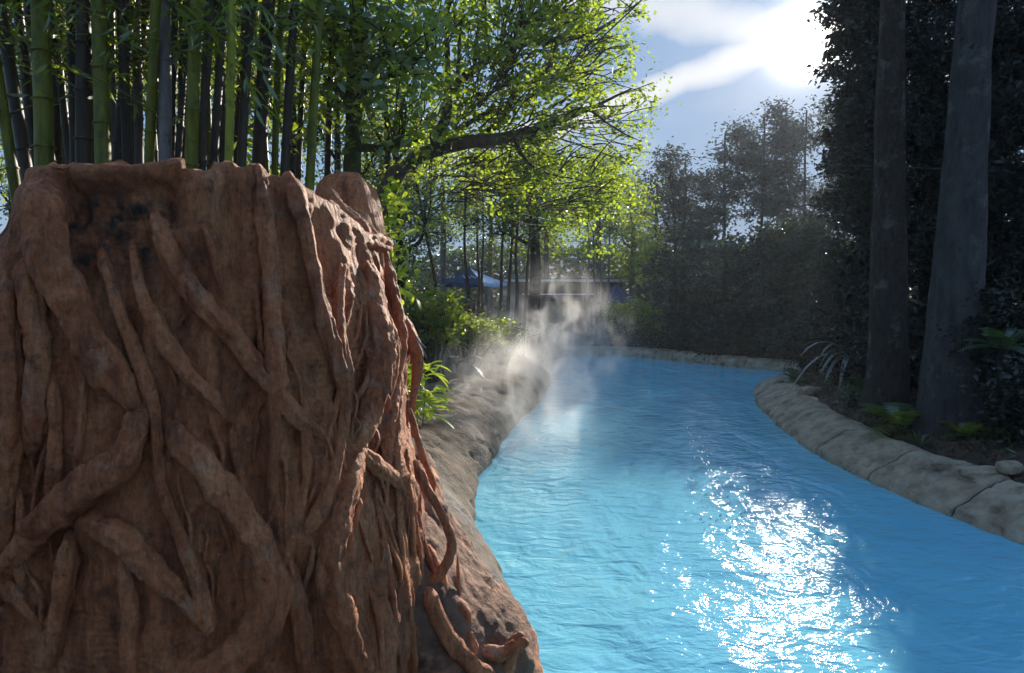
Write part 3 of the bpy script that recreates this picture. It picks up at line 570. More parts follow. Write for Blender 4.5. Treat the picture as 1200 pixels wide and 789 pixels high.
# ------------------------------------------------------------------ bamboo
# (px at y=0, px at y=195, width px, tone, depth, label)
BAM = [(-16, 14, 14, 'g', 5.6, 'green bamboo culm at the very left edge, leaning outward'), (0, 30, 16, 'd', 5.9, 'dark leaning bamboo culm second from the left edge'), (20, 42, 13, 'd', 6.3, 'thin dark bamboo culm leaning behind the wide green one'),
 (48, 52, 23, 'g', 5.5, 'wide moss green bamboo culm over the left shoulder of the stump'), (62, 82, 10, 'd', 6.4, 'thin black bamboo culm slanting right above the left rim'), (84, 88, 12, 'd', 6.1, 'slim dark bamboo culm rising from the notch of the rim'),
 (98, 98, 20, 'd', 5.7, 'broad dark brown bamboo culm beside a mottled green one'), (117, 121, 20, 'g', 5.45, 'mottled green bamboo culm above the hollow of the stump'), (131, 133, 8, 'p', 6.2, 'very thin grey bamboo culm behind the mottled green one'),
 (153, 137, 13, 'd', 6.0, 'dark bamboo culm crossing toward lower left'), (142, 150, 13, 'd', 5.8, 'brown bamboo culm under the crossing culms'), (160, 163, 12, 'p', 6.3, 'grey bamboo culm in the middle of the dark cluster'),
 (181, 175, 13, 'g', 5.6, 'slender olive bamboo culm right of the crossing pair'), (193, 194, 17, 'p', 5.5, 'purplish grey bamboo culm with a pale streak'), (205, 201, 9, 'd', 6.3, 'thin dark bamboo culm tight beside the purplish grey one'), (221, 208, 9, 'd', 6.1, 'thin dark bamboo culm slanting to lower left over the rim notch'),
 (229, 224, 17, 'g', 5.5, 'thick olive green bamboo culm with a vine at its foot'), (246, 236, 12, 'd', 5.9, 'dark bamboo culm just right of the thick olive one'), (262, 250, 11, 'd', 6.1, 'dim bamboo culm behind the bright yellow green one'), (272, 268, 11, 'b', 5.5, 'bright yellow green bamboo culm with a leafy sprig'),
 (292, 283, 12, 'd', 6.2, 'dark bamboo culm behind the leafy sprig'), (312, 303, 18, 'd', 6.8, 'broad shaded bamboo culm above the stump top'), (344, 334, 12, 'd', 6.5, 'straight black bamboo culm above the right half of the stump'), (373, 364, 12, 'g', 6.3, 'lone green brown bamboo culm right of the clump'),
 (30, 38, 9, 'p', 7.0, 'thin grey bamboo culm far back between leaning culms'), (110, 108, 8, 'g', 6.9, 'thin green bamboo culm far back behind two broad ones'), (170, 182, 9, 'd', 7.1, 'thin dark bamboo culm far back leaning right'), (240, 246, 8, 'g', 7.2, 'thin green bamboo culm far back near the right of the clump'),
 (66, 66, 14, 'd', 6.6, 'dark bamboo culm filling the gap right of the wide moss green one'), (34, 60, 12, 'd', 6.5, 'dark slanting bamboo culm passing behind the wide moss green one'), (124, 134, 12, 'd', 6.5, 'dark bamboo culm just right of the mottled green one'), (170, 152, 12, 'd', 6.4, 'dark bamboo culm forming an inverted V over the hollow'), (214, 214, 12, 'd', 6.6, 'dark straight bamboo culm left of the thick olive one'), (256, 262, 12, 'd', 6.7, 'dark bamboo culm left of the bright yellow green one'), (326, 322, 9, 'g', 7.0, 'thin green bamboo culm left of the straight black one')]
M['bam_d'] = M['bam_d']
for q_ in ((8, 24, 9, 'd', 7.4, 'thin dark bamboo culm far back at the left edge'), (76, 72, 9, 'g', 7.3, 'thin green bamboo culm far back above the left corner of the rim'), (104, 112, 10, 'd', 7.3, 'thin dark bamboo culm far back left of the mottled green one'), (186, 186, 11, 'g', 7.5, 'green bamboo culm squeezed behind the purplish grey one'), (152, 158, 9, 'g', 7.6, 'thin green bamboo culm seen between the crossing dark ones'), (212, 222, 10, 'd', 7.5, 'thin dark bamboo culm behind the thick olive one leaning right'), (284, 276, 9, 'd', 7.4, 'thin dark bamboo culm tight right of the bright one'), (356, 350, 8, 'd', 7.6, 'very thin dark bamboo culm right of the straight black one'), (300, 312, 8, 'g', 7.6, 'thin green bamboo culm crossing the broad shaded one'), (388, 384, 9, 'd', 7.7, 'thin dark bamboo culm left of the mossy trunk')): BAM.append(q_)
tones = {'g': M['bam_g'], 'd': M['bam_d'], 'p': M['bam_p'], 'b': M['bam_b']}
for bi, (x0, x1, wpx, tn, dep, lab) in enumerate(BAM):
    r = wpx*1.0/2/F*dep; a, b = P(x1, 195, dep), P(x0, 0, dep+random.uniform(-.2, .2)); d = (b-a)/(b.z-a.z); base = a+d*(.3-a.z); zb = .3
    t = empty('bamboo', (base.x, base.y, zb), lab, 'bamboo', 'bamboo culms in the clump behind the stump')
    H = 9+random.random()*2; z = zb; pts = []; rad = []; nodes = []; k = 0
    bend = random.uniform(.0, .014)*(-1 if x0 < x1 else 1)
    def pt(z): return base+d*(z-zb)+Vector((bend*max(0, z-3.5)**2, 0, 0))
    inter = .34+random.random()*.16; z += random.random()*.2
    while z < H:
        nodes.append(z); z += inter
    for z0_, z1_ in zip(nodes[:-1], nodes[1:]):
        for f, kk in ((0.0, 1.0), (.03, .985), (.06, .95), (.5, .94), (.93, .955), (.97, 1.02)):
            zz = z0_+(z1_-z0_)*f; pts.append(pt(zz)[:]); rad.append(r*kk*(1-.45*(zz/H)**1.5))
    mb = MB(); V, Q, T = tube(pts, rad, 14); mb.add(V, Q, T); mb.build('stem', tones[tn], t)
    mb = MB()
    for z_ in nodes[:-1]:
        V, Q, T = tube([pt(z_-.008)[:], pt(z_)[:], pt(z_+.008)[:]], [r*1.0, r*1.09, r*1.0], 14, False); V = np.array(V); mb.add(V, Q)
    mb.build('node_ring', tones[tn], t)['kind'] = 'stuff'
    # side branches with leaves, high on the culm
    mbr = MB(); mbl = MB()
    for z_ in nodes:
        if z_ < 3.9 and random.random() < .965: continue
        for _ in range(2):
            an = random.uniform(0, 6.28); L = random.uniform(.5, 1.3); p0 = np.array(pt(z_)[:]); dr = np.array([math.cos(an), math.sin(an), .55]); dr /= np.linalg.norm(dr)
            q = catmull([p0, p0+dr*L*.5, p0+dr*L+np.array([0, 0, -.15*L])], .12); mbr.add(*tube(q, np.linspace(.008, .003, len(q)), 4))
            m_ = 16; idx = rng.integers(len(q)//3, len(q), m_); mbl.add(*leaves(q[idx]+rng.normal(size=(m_, 3))*.05, .15, .16, .45, None, rng, True, .3))
    if mbr.n: mbr.build('side_branch', M['bam_g'], t)['kind'] = 'stuff'
    if mbl.n: o = mbl.build('foliage', M['leaf'], t); o['kind'] = 'stuff'
    if bi == 19:   # the sprig of long leaves beside the bright culm
        hang = [((275, 18), (330, 62)), ((277, 40), (322, 118)), ((274, 6), (318, 20)), ((276, 70), (300, 128))]
        for (ax, ay), (bx, by) in hang:
            q = catmull([P(ax, ay, 5.45)[:], P((ax+bx)/2, (ay+by)/2-12, 5.3)[:], P(bx, by, 5.2)[:]], .03); mb = MB(); mb.add(*tube(q, np.linspace(.006, .002, len(q)), 5)); mb.build('twig', M['bam_g'], t)
            for s_ in np.linspace(.3, 1, 8):
                p0 = q[int(s_*(len(q)-1))]; dr = np.array([random.uniform(-.1, .9), random.uniform(-.5, .3), random.uniform(-.9, -.1)]); V, Q, T = leaves(np.array([p0]), .19, .19, .1, np.array([dr]), rng, True, .1); mb = MB(); mb.add(V, Q, T); mb.build('leaf', M['leaf_b'], t, True)

# ------------------------------------------------------------------ trees
def blobpoints(c, rad, n, rs):
    """points spread through an uneven crown lump, denser toward its skin"""
    d = unit(rs.normal(size=(n, 3))); r = rs.random(n)**.45; p = d*r[:, None]; w_ = 1+.45*fbm(d*1.4+np.array(c), 1.0, 3, 3)
    return np.array(c)+p*w_[:, None]*np.array(rad)
def crown_clusters(c, rad, ncl, nleaf, spread, rs):
    cc = blobpoints(c, rad, ncl, rs); k = rs.integers(0, ncl, nleaf); sz = rs.uniform(.5, 1.3, ncl)
    return cc, cc[k]+rs.normal(size=(nleaf, 3))*np.array([1, 1, .6])*(spread*sz[k])[:, None]
def make_tree(name, label, cat, base, height, r0, lumps, bark, lm, leaf, nleaf, group=None, lean=(0, 0), ncl=26, spread=.28, width=.5, limbs=6, seed=0, twigs=True, long=False, cap_z=None, path=None):
    rs = np.random.default_rng(seed+100); base = Vector(base); t = empty(name, base, label, cat, group)
    if path is None:
        q = [np.array([base.x+lean[0]*f+(rs.normal()*.006*height if 0 < f < 1 else 0), base.y+lean[1]*f, base.z-.15+height*f]) for f in (0, .25, .5, .75, 1)]
    else: q = [np.array(p) for p in path]
    q = catmull(q, .18); f = np.linspace(0, 1, len(q)); rad = r0*(1-.6*f)*(1+(.5 if r0 < .25 else .28)*np.exp(-f*16)); sides = 18 if r0 > .15 else 8
    V, Q, T = tube(q, rad, sides); V = V+ (fbm(V, (4, 4, 1.5), 3, seed)*r0*.10)[:, None]*unit(V-np.array([V[:, 0].mean(), V[:, 1].mean(), 0])*np.array([1, 1, 0])-V*np.array([0, 0, 1])); mb = MB(); mb.add(V, Q, T); mb.build('trunk', bark, t)
    mbl = MB(); mtw = MB(); tot = sum(l[1][0]*l[1][1]*l[1][2] for l in lumps)
    nb = 0
    for li, (c, rd) in enumerate(lumps):
        share = rd[0]*rd[1]*rd[2]/tot; nc = max(5, int(ncl*share+3)); cc, pp = crown_clusters(c, rd, nc, int(nleaf*share), spread, rs)
        mbl.add(*leaves(pp, leaf, width, .25, None, rs, long))
        # limb into this lump, then twigs to its clusters
        zc = np.array(c); j = int(np.clip(np.argmin(np.abs(q[:, 2]-(zc[2]-rd[2]*.8))), 0, len(q)-1)); st = q[j]; lq = catmull([st, st*.5+zc*.5+rs.normal(size=3)*.12, zc], .15)
        if limbs and np.linalg.norm(st-zc) > .3:
            mb = MB(); mb.add(*tube(lq, np.linspace(max(.02, rad[j]*.55), .015, len(lq)), 8)); mb.build('branch', bark, t)
        if twigs:
            for p in cc:
                s_ = lq[rs.integers(len(lq)//2, len(lq))]; mtw.add(*tube(catmull([s_, (s_+p)/2+rs.normal(size=3)*.08, p], .3), .009 if r0 < .3 else .014, 3, False))
    if mtw.n: o = mtw.build('twigs', bark, t); o['kind'] = 'stuff'
    if mbl.n: o = mbl.build('crown', lm, t); o['kind'] = 'stuff'
    return t
def L_(px, py, dep, rx, ry, rz): p = P(px, py, dep); return (p[:], (rx/F*dep, ry, rz/F*dep))
def B_(px, dep, dx=0): x = (px-600)/F*dep; return (x, dep, gz(x, dep))

# the sprawling tree whose dark limbs reach over the pool
t = make_tree('sprawling_tree', 'sprawling broadleaf tree with bright backlit leaves and dark limbs reaching over the pool', 'tree', B_(452, 9.6), 3.4, .19,
  [L_(520, 20, 9.2, 80, 1.2, 60), L_(610, 55, 9.4, 95, 1.3, 70), L_(690, 60, 11.8, 70, 1.1, 75), L_(725, 140, 12, 42, .8, 60), L_(640, 150, 9.6, 85, 1.1, 55), L_(600, 215, 10, 80, 1.0, 45), L_(690, 230, 12, 60, 1.0, 60), L_(560, 110, 9.5, 70, 1.0, 60), L_(650, -30, 9.4, 120, 1.4, 60), L_(500, 140, 9.3, 50, .9, 60)],
  M['bark_red'], M['leaf_b'], .085, 15000, ncl=330, spread=.15, limbs=0, seed=1, path=[B_(452, 9.6), P(448, 300, 9.6)[:], P(452, 240, 9.6)[:], P(470, 200, 9.6)[:], P(492, 182, 9.6)[:]], width=.62)
for pp, r0, r1 in [([(478, 196), (492, 182), (540, 168), (590, 162), (640, 148), (690, 128), (740, 104)], 14, 4), ([(508, 178), (522, 140), (530, 105), (575, 68), (620, 50), (690, 40), (748, 4)], 10, 4), ([(528, 108), (524, 60), (526, -40)], 7, 5), ([(536, 104), (538, 60), (545, -10)], 4, 3), ([(560, 162), (590, 140), (602, 112), (640, 84), (652, 50), (668, -10)], 7, 3),
                   ([(540, 150), (575, 130), (596, 128)], 5, 3), ([(640, 148), (680, 128), (735, 124)], 4, 2), ([(600, 162), (620, 190), (650, 205), (700, 215)], 4, 2), ([(600, 60), (640, 20), (700, -30)], 5, 3), ([(556, 82), (560, 40), (575, -20)], 4, 3), ([(690, 128), (720, 150), (750, 165)], 3, 1.5), ([(478, 196), (455, 205), (440, 260)], 9, 9)]:
    q = catmull([P(x, y, 9.5+.3*math.sin(i*1.3+r0)+max(0, x-600)*.016)[:] for i, (x, y) in enumerate(pp)], .08); mb = MB(); V, Q, T = tube(q, np.linspace(r0*.64, max(.6, r1*.3), len(q))/F*9.5, 10); V = V+(fbm(V, 5, 3, r0)*.02)[:, None]; mb.add(V, Q, T); mb.build('branch', M['bark_red'], t)
rs = np.random.default_rng(77); mb = MB()
for _ in range(150):
    x, y = rs.uniform(490, 700), rs.uniform(0, 240); dp = rs.uniform(9, 11.5); a_ = rs.uniform(-.9, .5); L = rs.uniform(25, 60); dx, dy = math.cos(a_)*L, math.sin(a_)*L
    q = catmull([P(x, y, dp)[:], P(x+dx*.5, y+dy*.5-6, dp+.1)[:], P(x+dx, y+dy, dp)[:]], .12); mb.add(*tube(q, np.linspace(.014, .003, len(q)), 4, False))
mb.build('twigs', M['bark_red'], t)['kind'] = 'stuff'
# mossy straight trunk with big near leaves
t = make_tree('mossy_tree', 'straight moss covered tree with large leaves between bamboo and sprawling tree', 'tree', B_(420, 7.6), 6.5, .145,
  [L_(400, 95, 7.2, 45, .6, 60), L_(455, 60, 7.0, 55, .7, 60), L_(470, 130, 6.9, 45, .6, 45), L_(420, 20, 7.2, 80, .8, 40), L_(500, 60, 7.1, 35, .6, 50), L_(380, 40, 7.4, 50, .7, 60)], M['bark_moss'], M['leaf'], .12, 2000, ncl=110, spread=.2, seed=3, width=.42, long=True)
# backdrop trees behind bamboo and stump
back = [(20, 14, 30, 120, 'leaf', .15, 4600), (110, 13, 60, 120, 'leaf_m', .14, 5200), (200, 14, 50, 120, 'leaf', .14, 5200), (290, 12, 70, 110, 'leaf_b', .13, 4600), (350, 11.5, 110, 90, 'leaf', .10, 2800), (400, 13, 130, 120, 'leaf', .10, 2800), (455, 13, 110, 110, 'leaf', .09, 3000), (468, 14, 200, 90, 'leaf_m', .09, 3000)]
bl = ['green leafy tree seen behind the leaning culms at the left edge', 'bright leafed tree behind the mottled green bamboo', 'leafy tree glimpsed behind the purplish grey bamboo', 'bright leafed tree behind the leafy bamboo sprig', 'leafy tree behind the lone green brown bamboo', 'leafy tree behind the mossy straight trunk', 'leafy tree behind the fork of the dark limbs', 'dim green tree low behind the main limb']
for i, (px, dep, py, hw, lm, lf, nl) in enumerate(back):
    make_tree('leafy_tree', bl[i], 'tree', B_(px, dep), 5.5, .12, [L_(px-hw*.3, py, dep, hw*.55, 1.3, 75), L_(px+hw*.35, py+40, dep+.6, hw*.5, 1.2, 70), L_(px, py+120, dep, hw*.5, 1.2, 60), L_(px, py-70, dep, hw*.6, 1.4, 60), L_(px-hw*.2, py+190, dep+.5, hw*.45, 1.1, 40)], M['bark'], M[lm], lf, nl, 'leafy trees behind the bamboo', ncl=90, spread=.22, seed=10+i, width=.5)
# slender trunks in the middle distance (px top, py top, px base, depth, r px, label)
sl_ = [(545, 240, 548, 17, 3.4, 'slender straight trunk passing just in front of the blue parasol peak'), (559, 235, 560, 17.5, 2.6, 'very thin dark trunk near the middle of the blue parasol'), (566, 230, 568, 18, 2.6, 'thin dark trunk over the pale panel of the blue parasol'), (590, 250, 581, 17, 3, 'thin trunk leaning right at the tip of the parasol'), (601, 255, 592, 17.5, 3.2, 'thin grey trunk leaning right beside the parasol tip'),
       (608, 240, 604, 16.5, 3.4, 'dark upright sapling left of the thick grey trunk'), (622, 250, 611, 16.5, 3.2, 'dark leaning sapling touching the thick grey trunk'), (487, 200, 530, 15, 3.2, 'thin trunk leaning strongly over the low bushes by the parasol'), (688, 250, 690, 24, 2.3, 'thin pale stem first of the bare row before the pavilion'), (696, 240, 697, 24.5, 2.0, 'thin pale stem second of the bare row before the pavilion'), (703, 250, 705, 24, 2.2, 'thin pale stem third of the bare row before the pavilion'), (716, 245, 713, 25, 2.2, 'thin pale stem last of the bare row before the pavilion')]
for i, (x0, y0, x1, dep, rp_, lab) in enumerate(sl_):
    b = B_(x1, dep); tp = P(x0, y0, dep)
    make_tree('slender_tree', lab, 'tree', b, tp.z-b[2], rp_/F*dep*.9, [L_(x0, y0-12, dep, 24, .7, 20), L_(x0+(-1)**i*16, y0+18, dep, 16, .6, 12), L_(x0, y0-50, dep, 26, .8, 22)], M['bark_red'] if dep < 20 else M['bark_pale'], M['leaf'] if i % 2 else M['leaf_m'], .11, 700, 'slender trees beyond the bank', lean=(tp.x-b[0], 0), ncl=34, spread=.2, seed=40+i)
make_tree('grey_trunk_tree', 'tree with thick grey trunk rising from the steam left of the pavilion', 'tree', B_(627, 18), 5.5, .20, [L_(600, 240, 18, 40, .8, 30), L_(655, 250, 18, 42, .8, 30), L_(630, 200, 18, 60, 1, 40), L_(585, 270, 17, 25, .6, 18)], M['bark'], M['leaf'], .11, 4200, ncl=110, spread=.22, seed=60)
far = [(470, 24, 250, 50, 'leaf_m'), (520, 30, 215, 55, 'leaf'), (575, 38, 240, 55, 'leaf_m'), (640, 36, 230, 55, 'leaf'), (700, 34, 235, 50, 'leaf_b'), (740, 30, 265, 38, 'leaf'), (450, 34, 200, 50, 'leaf')]
fl = ['hazy tree beyond the leaning thin trunk', 'hazy tree above the blue parasol', 'hazy tree behind the parasol tip', 'hazy tree above the pavilion roof left end', 'bright hazy tree above the pavilion roof middle', 'yellowish tree beside the dark wood and pavilion', 'distant tree over the right shoulder of the stump']
for i, (px, dep, py, hw, lm) in enumerate(far):
    make_tree('distant_tree', fl[i], 'tree', B_(px, dep), P(px, py, dep).z, .2, [L_(px-hw*.4, py, dep, hw*.6, 2, 30), L_(px+hw*.4, py+15, dep, hw*.6, 2, 30), L_(px, py-35, dep, hw*.7, 2, 34), L_(px, py+48, dep, hw*.7, 2, 22)], M['bark_pale'], M[lm], .19, 3200, 'hazy trees in the distance', ncl=110, spread=.36, seed=70+i)
# dark wood on the right: (px, depth, top py, half width px)
wood = [(768, 42, 210, 28, 'small bare dark tree at the gap in the wood'), (800, 52, 185, 34, 'dark tree at the lower left end of the sloping wood'), (845, 56, 152, 42, 'dark tree whose bushy top is second in the sloping wood'), (890, 60, 134, 44, 'dark tree with spiky top under the end of the pale trails'), (938, 62, 126, 42, 'dark tree directly below the sun'), (985, 56, 108, 38, 'tall dark tree just below right of the sun'), (1035, 13, 20, 48, 'tall black tree filling the sky beside the sun'), (1085, 12.4, -20, 50, 'tall black tree behind the grey trunk'), (1150, 12, -20, 60, 'tall black tree right of the grey trunk'), (1215, 10.5, -10, 60, 'tall dark tree at the right frame edge'),
 (800, 23, 300, 44, 'low dark tree behind the far pool edge at the left end of the wood'), (850, 22, 285, 46, 'low dark tree behind the far pool edge near the thin bluish trunk'), (905, 20.5, 268, 46, 'low dark tree standing over the far corner of the pool'), (960, 18.5, 262, 46, 'low dark tree over the tip of the planted bank'), (1012, 14.5, -30, 30, 'narrow black tree between the sun and the brown trunk')]
for i, (px, dep, top, hw, lab) in enumerate(wood):
    lumps = []; y = top
    while y < 390:
        lumps.append(L_(px+random.uniform(-.6, .6)*hw, y+26, dep+random.uniform(-.9, .9), hw*random.uniform(.7, 1.0), 1.25, 34)); y += 46
    hgt = P(px, top, dep).z
    dens = 1.0 if i else .25
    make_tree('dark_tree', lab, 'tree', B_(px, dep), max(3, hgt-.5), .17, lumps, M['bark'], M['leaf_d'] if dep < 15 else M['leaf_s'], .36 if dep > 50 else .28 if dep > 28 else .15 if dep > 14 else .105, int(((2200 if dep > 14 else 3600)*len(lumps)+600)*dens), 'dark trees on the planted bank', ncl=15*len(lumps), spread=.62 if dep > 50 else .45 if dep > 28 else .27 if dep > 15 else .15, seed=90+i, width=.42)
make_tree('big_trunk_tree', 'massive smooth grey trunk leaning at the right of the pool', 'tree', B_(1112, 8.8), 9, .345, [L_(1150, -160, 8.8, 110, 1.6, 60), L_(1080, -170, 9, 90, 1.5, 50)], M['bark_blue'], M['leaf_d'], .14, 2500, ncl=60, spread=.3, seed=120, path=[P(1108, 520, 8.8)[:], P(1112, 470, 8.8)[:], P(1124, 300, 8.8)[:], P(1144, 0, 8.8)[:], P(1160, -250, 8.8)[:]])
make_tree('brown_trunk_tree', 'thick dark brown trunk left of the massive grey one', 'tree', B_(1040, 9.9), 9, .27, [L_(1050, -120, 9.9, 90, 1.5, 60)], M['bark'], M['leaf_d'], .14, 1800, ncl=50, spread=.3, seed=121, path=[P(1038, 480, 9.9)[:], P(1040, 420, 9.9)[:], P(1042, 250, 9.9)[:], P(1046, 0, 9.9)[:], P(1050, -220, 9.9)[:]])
for i, (px, dep, lab) in enumerate([(893, 19.7, 'thin bluish trunk standing at the far corner of the pool'), (938, 20.2, 'thin trunk in shade right of the bluish one')]):
    make_tree('thin_trunk_tree', lab, 'tree', B_(px, dep), 3.2, .09, [L_(px, 290, dep, 34, .8, 30)], M['bark_blue'], M['leaf_d'], .15, 500, ncl=14, spread=.25, seed=130+i)
# pale bare-branched tree in the gap with hanging grey wisps
tb = make_tree('bare_tree', 'pale bare branching tree in the bright gap left of the dark wood', 'tree', B_(790, 24), 3.6, .13, [L_(775, 250, 24, 28, 1, 22), L_(800, 230, 24, 25, 1, 20), L_(785, 205, 24, 30, 1, 18)], M['bark'], M['leaf_d'], .10, 450, ncl=80, spread=.3, seed=140)
# ------------------------------------------------------------------ shrubs
def bush(name, label, px, dep, py, rx, rz, lm, leaf, n, group=None, ry=None, seed=0, width=.5, cat='shrub', dx=0):
    rs = np.random.default_rng(seed+500); p = P(px, py, dep); x = p.x; zg = gz(x, dep); t = empty(name, (x, dep, zg), label, cat, group); rxx = rx/F*dep; rzz = rz/F*dep; ryy = ry or rxx*.8
    cc, pp = crown_clusters((x, dep, max(p.z, zg+rzz*.6)), (rxx, ryy, rzz), max(10, n//40), n, .12*max(1, dep/14), rs); pp[:, 2] = np.maximum(pp[:, 2], zg+.03)
    mb = MB()
    for q_ in cc[:40]: mb.add(*tube(catmull([(x+rs.normal()*.1, dep+rs.normal()*.1, zg-.05), ((x+q_[0])/2, (dep+q_[1])/2, (zg+q_[2])/2+.1), q_], .2), .010, 4, False))
    o = mb.build('stems', M['bark'], t); o['kind'] = 'stuff'
    mb = MB(); mb.add(*leaves(pp, leaf, width, .1, None, rs)); o = mb.build('foliage', lm, t); o['kind'] = 'stuff'; return t
SH = [('dense green bush just right of the stump edge', 505, 12, 372, 36, 28, 'leaf', .10, 2600), ('green bush below the red leafed plant', 545, 13, 385, 36, 26, 'leaf', .09, 2600), ('greyish bush half hidden in steam on the rock bank', 585, 14.5, 388, 28, 24, 'leaf_m', .08, 2000), ('dark bush below the parasol', 500, 16, 355, 50, 22, 'leaf_m', .10, 2400), ('low bush at the foot of the thick grey trunk', 625, 20, 395, 30, 16, 'leaf_m', .09, 1500),
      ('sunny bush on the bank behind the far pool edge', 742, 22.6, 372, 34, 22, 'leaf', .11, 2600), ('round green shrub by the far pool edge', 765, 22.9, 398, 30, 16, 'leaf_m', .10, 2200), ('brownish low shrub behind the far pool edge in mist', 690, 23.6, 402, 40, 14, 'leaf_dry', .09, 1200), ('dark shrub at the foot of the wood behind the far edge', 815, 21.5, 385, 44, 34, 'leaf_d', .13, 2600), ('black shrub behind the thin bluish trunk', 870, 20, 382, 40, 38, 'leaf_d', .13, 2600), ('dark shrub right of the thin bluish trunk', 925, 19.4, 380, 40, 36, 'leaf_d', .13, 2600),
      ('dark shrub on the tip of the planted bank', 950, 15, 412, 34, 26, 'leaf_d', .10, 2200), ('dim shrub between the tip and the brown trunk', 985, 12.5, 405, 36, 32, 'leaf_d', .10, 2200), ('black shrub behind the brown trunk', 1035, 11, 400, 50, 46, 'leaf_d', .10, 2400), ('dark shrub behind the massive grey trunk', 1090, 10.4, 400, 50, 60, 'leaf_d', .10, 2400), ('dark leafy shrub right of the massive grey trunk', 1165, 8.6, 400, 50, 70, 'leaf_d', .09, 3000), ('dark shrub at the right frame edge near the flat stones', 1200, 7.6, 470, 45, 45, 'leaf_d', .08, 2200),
      ('low grey green ground plant on the mulch', 1000, 10.6, 462, 20, 9, 'leaf_m', .06, 600), ('yellowish shrub beside the pavilion', 722, 25, 372, 20, 22, 'leaf', .10, 1300)]
for i, (lab, px, dep, py, rx, rz, lm, lf, n) in enumerate(SH): bush('shrub', lab, px, dep, py, rx, rz, M[lm], lf, n, 'shrubs on the banks', seed=i)
# hedge of far green that closes the view at ground level
def woods(name, label, x0, x1, y, h, n, lm, seed):
    rs = np.random.default_rng(seed); mb = MB(); X = rs.uniform(x0, x1, n); hh = h*(.7+.3*fbm(np.stack([X, X*0, X*0], 1), .25, 3, seed)); Z = rs.random(n)*hh
    mb.add(*leaves(np.stack([X, y+rs.normal(size=n)*1.5, Z], 1), .55, .6, .1, None, rs)); return tag(mb.build(name, lm), label, 'woods', None, 'stuff')
woods('far_woods', 'far hazy wood closing the view behind the pavilion and parasol', -55, 30, 52, 7.5, 34000, M['leaf_m'], 1)
woods('far_woods', 'dark wood mass behind the trees on the planted bank', 14, 60, 36, 6.0, 9000, M['leaf_d'], 2)
# strap- and frond-leaved plants, every leaf a part
def blade(p0, dr, L, w, arch, seg=7, up=.0):
    p0 = np.array(p0); dr = np.array(dr, float); dr /= np.linalg.norm(dr); f = np.linspace(0, 1, seg); q = p0+dr*(L*f)[:, None]+np.array([0, 0, 1.])*(-arch*L*f**2.2)[:, None]
    T = np.gradient(q, axis=0); s = unit(np.cross(T, np.array([0, 0, 1.])+np.array([.01, 0, 0]))); ww = w*np.sin(np.clip(f*.92+.08, 0, 1)*math.pi)**.6*(1-f*.3); ww[-1] = w*.05
    nn = np.cross(s, unit(T)); V = np.stack([q-s*ww[:, None]/2+nn*ww[:, None]*.18, q, q+s*ww[:, None]/2+nn*ww[:, None]*.18], 1).reshape(-1, 3); i = np.arange(seg-1)[:, None]*3
    return V, np.concatenate([i+np.array([[0, 1, 4, 3]]), i+np.array([[1, 2, 5, 4]])]), None
def rosette(name, label, cat, base, n, L, w, lm, arch=.4, elev=(.3, 1.2), seed=0, stem=0, group=None, az=None):
    rs = random.Random(seed); t = empty(name, base, label, cat, group); b = Vector(base)
    if stem: mb = MB(); mb.add(*tube([b[:], (b+Vector((0, 0, stem)))[:]], [.04, .03], 7)); mb.build('stem', M['bark'], t)
    for i in range(n):
        a = rs.uniform(*(az or (0, 6.28))); e = rs.uniform(*elev); d = (math.cos(a)*math.cos(e), math.sin(a)*math.cos(e), math.sin(e)); mb = MB(); mb.add(*blade((b.x, b.y, b.z+stem), d, L*rs.uniform(.6, 1.1), w, arch*rs.uniform(.6, 1.3))); mb.build('leaf', lm, t)
    return t
def frond(p0, dr, L, w, arch, n=16):
    """one pinnate frond: a thin midrib and paired leaflets"""
    mb = MB(); p0 = np.array(p0); dr = np.array(dr, float); dr /= np.linalg.norm(dr); f = np.linspace(0, 1, n); q = p0+dr*(L*f)[:, None]+np.array([0, 0, 1.])*(-arch*L*f**2)[:, None]; mb.add(*tube(q, np.linspace(.006, .002, n), 4))
    T = unit(np.gradient(q, axis=0)); s = unit(np.cross(T, np.array([0, 0, 1.])+np.array([.01, 0, 0])))
    for k in range(2, n):
        l = w*math.sin(math.pi*(.12+.85*f[k]))**.7
        for sg in (-1, 1):
            tip = q[k]+s[k]*sg*l+T[k]*l*.35-np.array([0, 0, l*.2]); a = q[k]-T[k]*l*.11; b = q[k]+T[k]*l*.11; mid = (q[k]+tip)/2+T[k]*l*.12; mid2 = (q[k]+tip)/2-T[k]*l*.08; mb.add(np.array([a, mid2, tip, mid, b]), np.array([[0, 1, 2, 3]]), np.array([[0, 3, 4]]))
    return mb
def fern(name, label, base, n, L, w, lm, seed=0, elev=(.5, 1.2), arch=.55, cat='fern', group='ferns and palms on the banks'):
    rs = random.Random(seed); g0 = gz(base[0], base[1]); t = empty(name, (base[0], base[1], min(g0, base[2])), label, cat, group)
    if base[2]-g0 > .08: mb = MB(); mb.add(*tube([(base[0], base[1], g0-.1), (base[0]+.01, base[1], (g0+base[2])/2), (base[0], base[1], base[2]+.03)], [.07, .055, .05], 9)); mb.build('stem', M['bark'], t)
    for i in range(n):
        a = 6.28*i/n+rs.uniform(-.3, .3); e = rs.uniform(*elev); frond(base, (math.cos(a)*math.cos(e), math.sin(a)*math.cos(e), math.sin(e)), L*rs.uniform(.7, 1.1), w, arch).build('frond', lm, t)
    return t
def on(px, dep): x = (px-600)/F*dep; return (x, dep, gz(x, dep))
rosette('cordyline', 'dark red spiky leaved plant below the blue parasol', 'plant', on(552, 15.5), 22, .85, .09, M['leaf_red'], .15, (.35, 1.4), 3, 1.0)
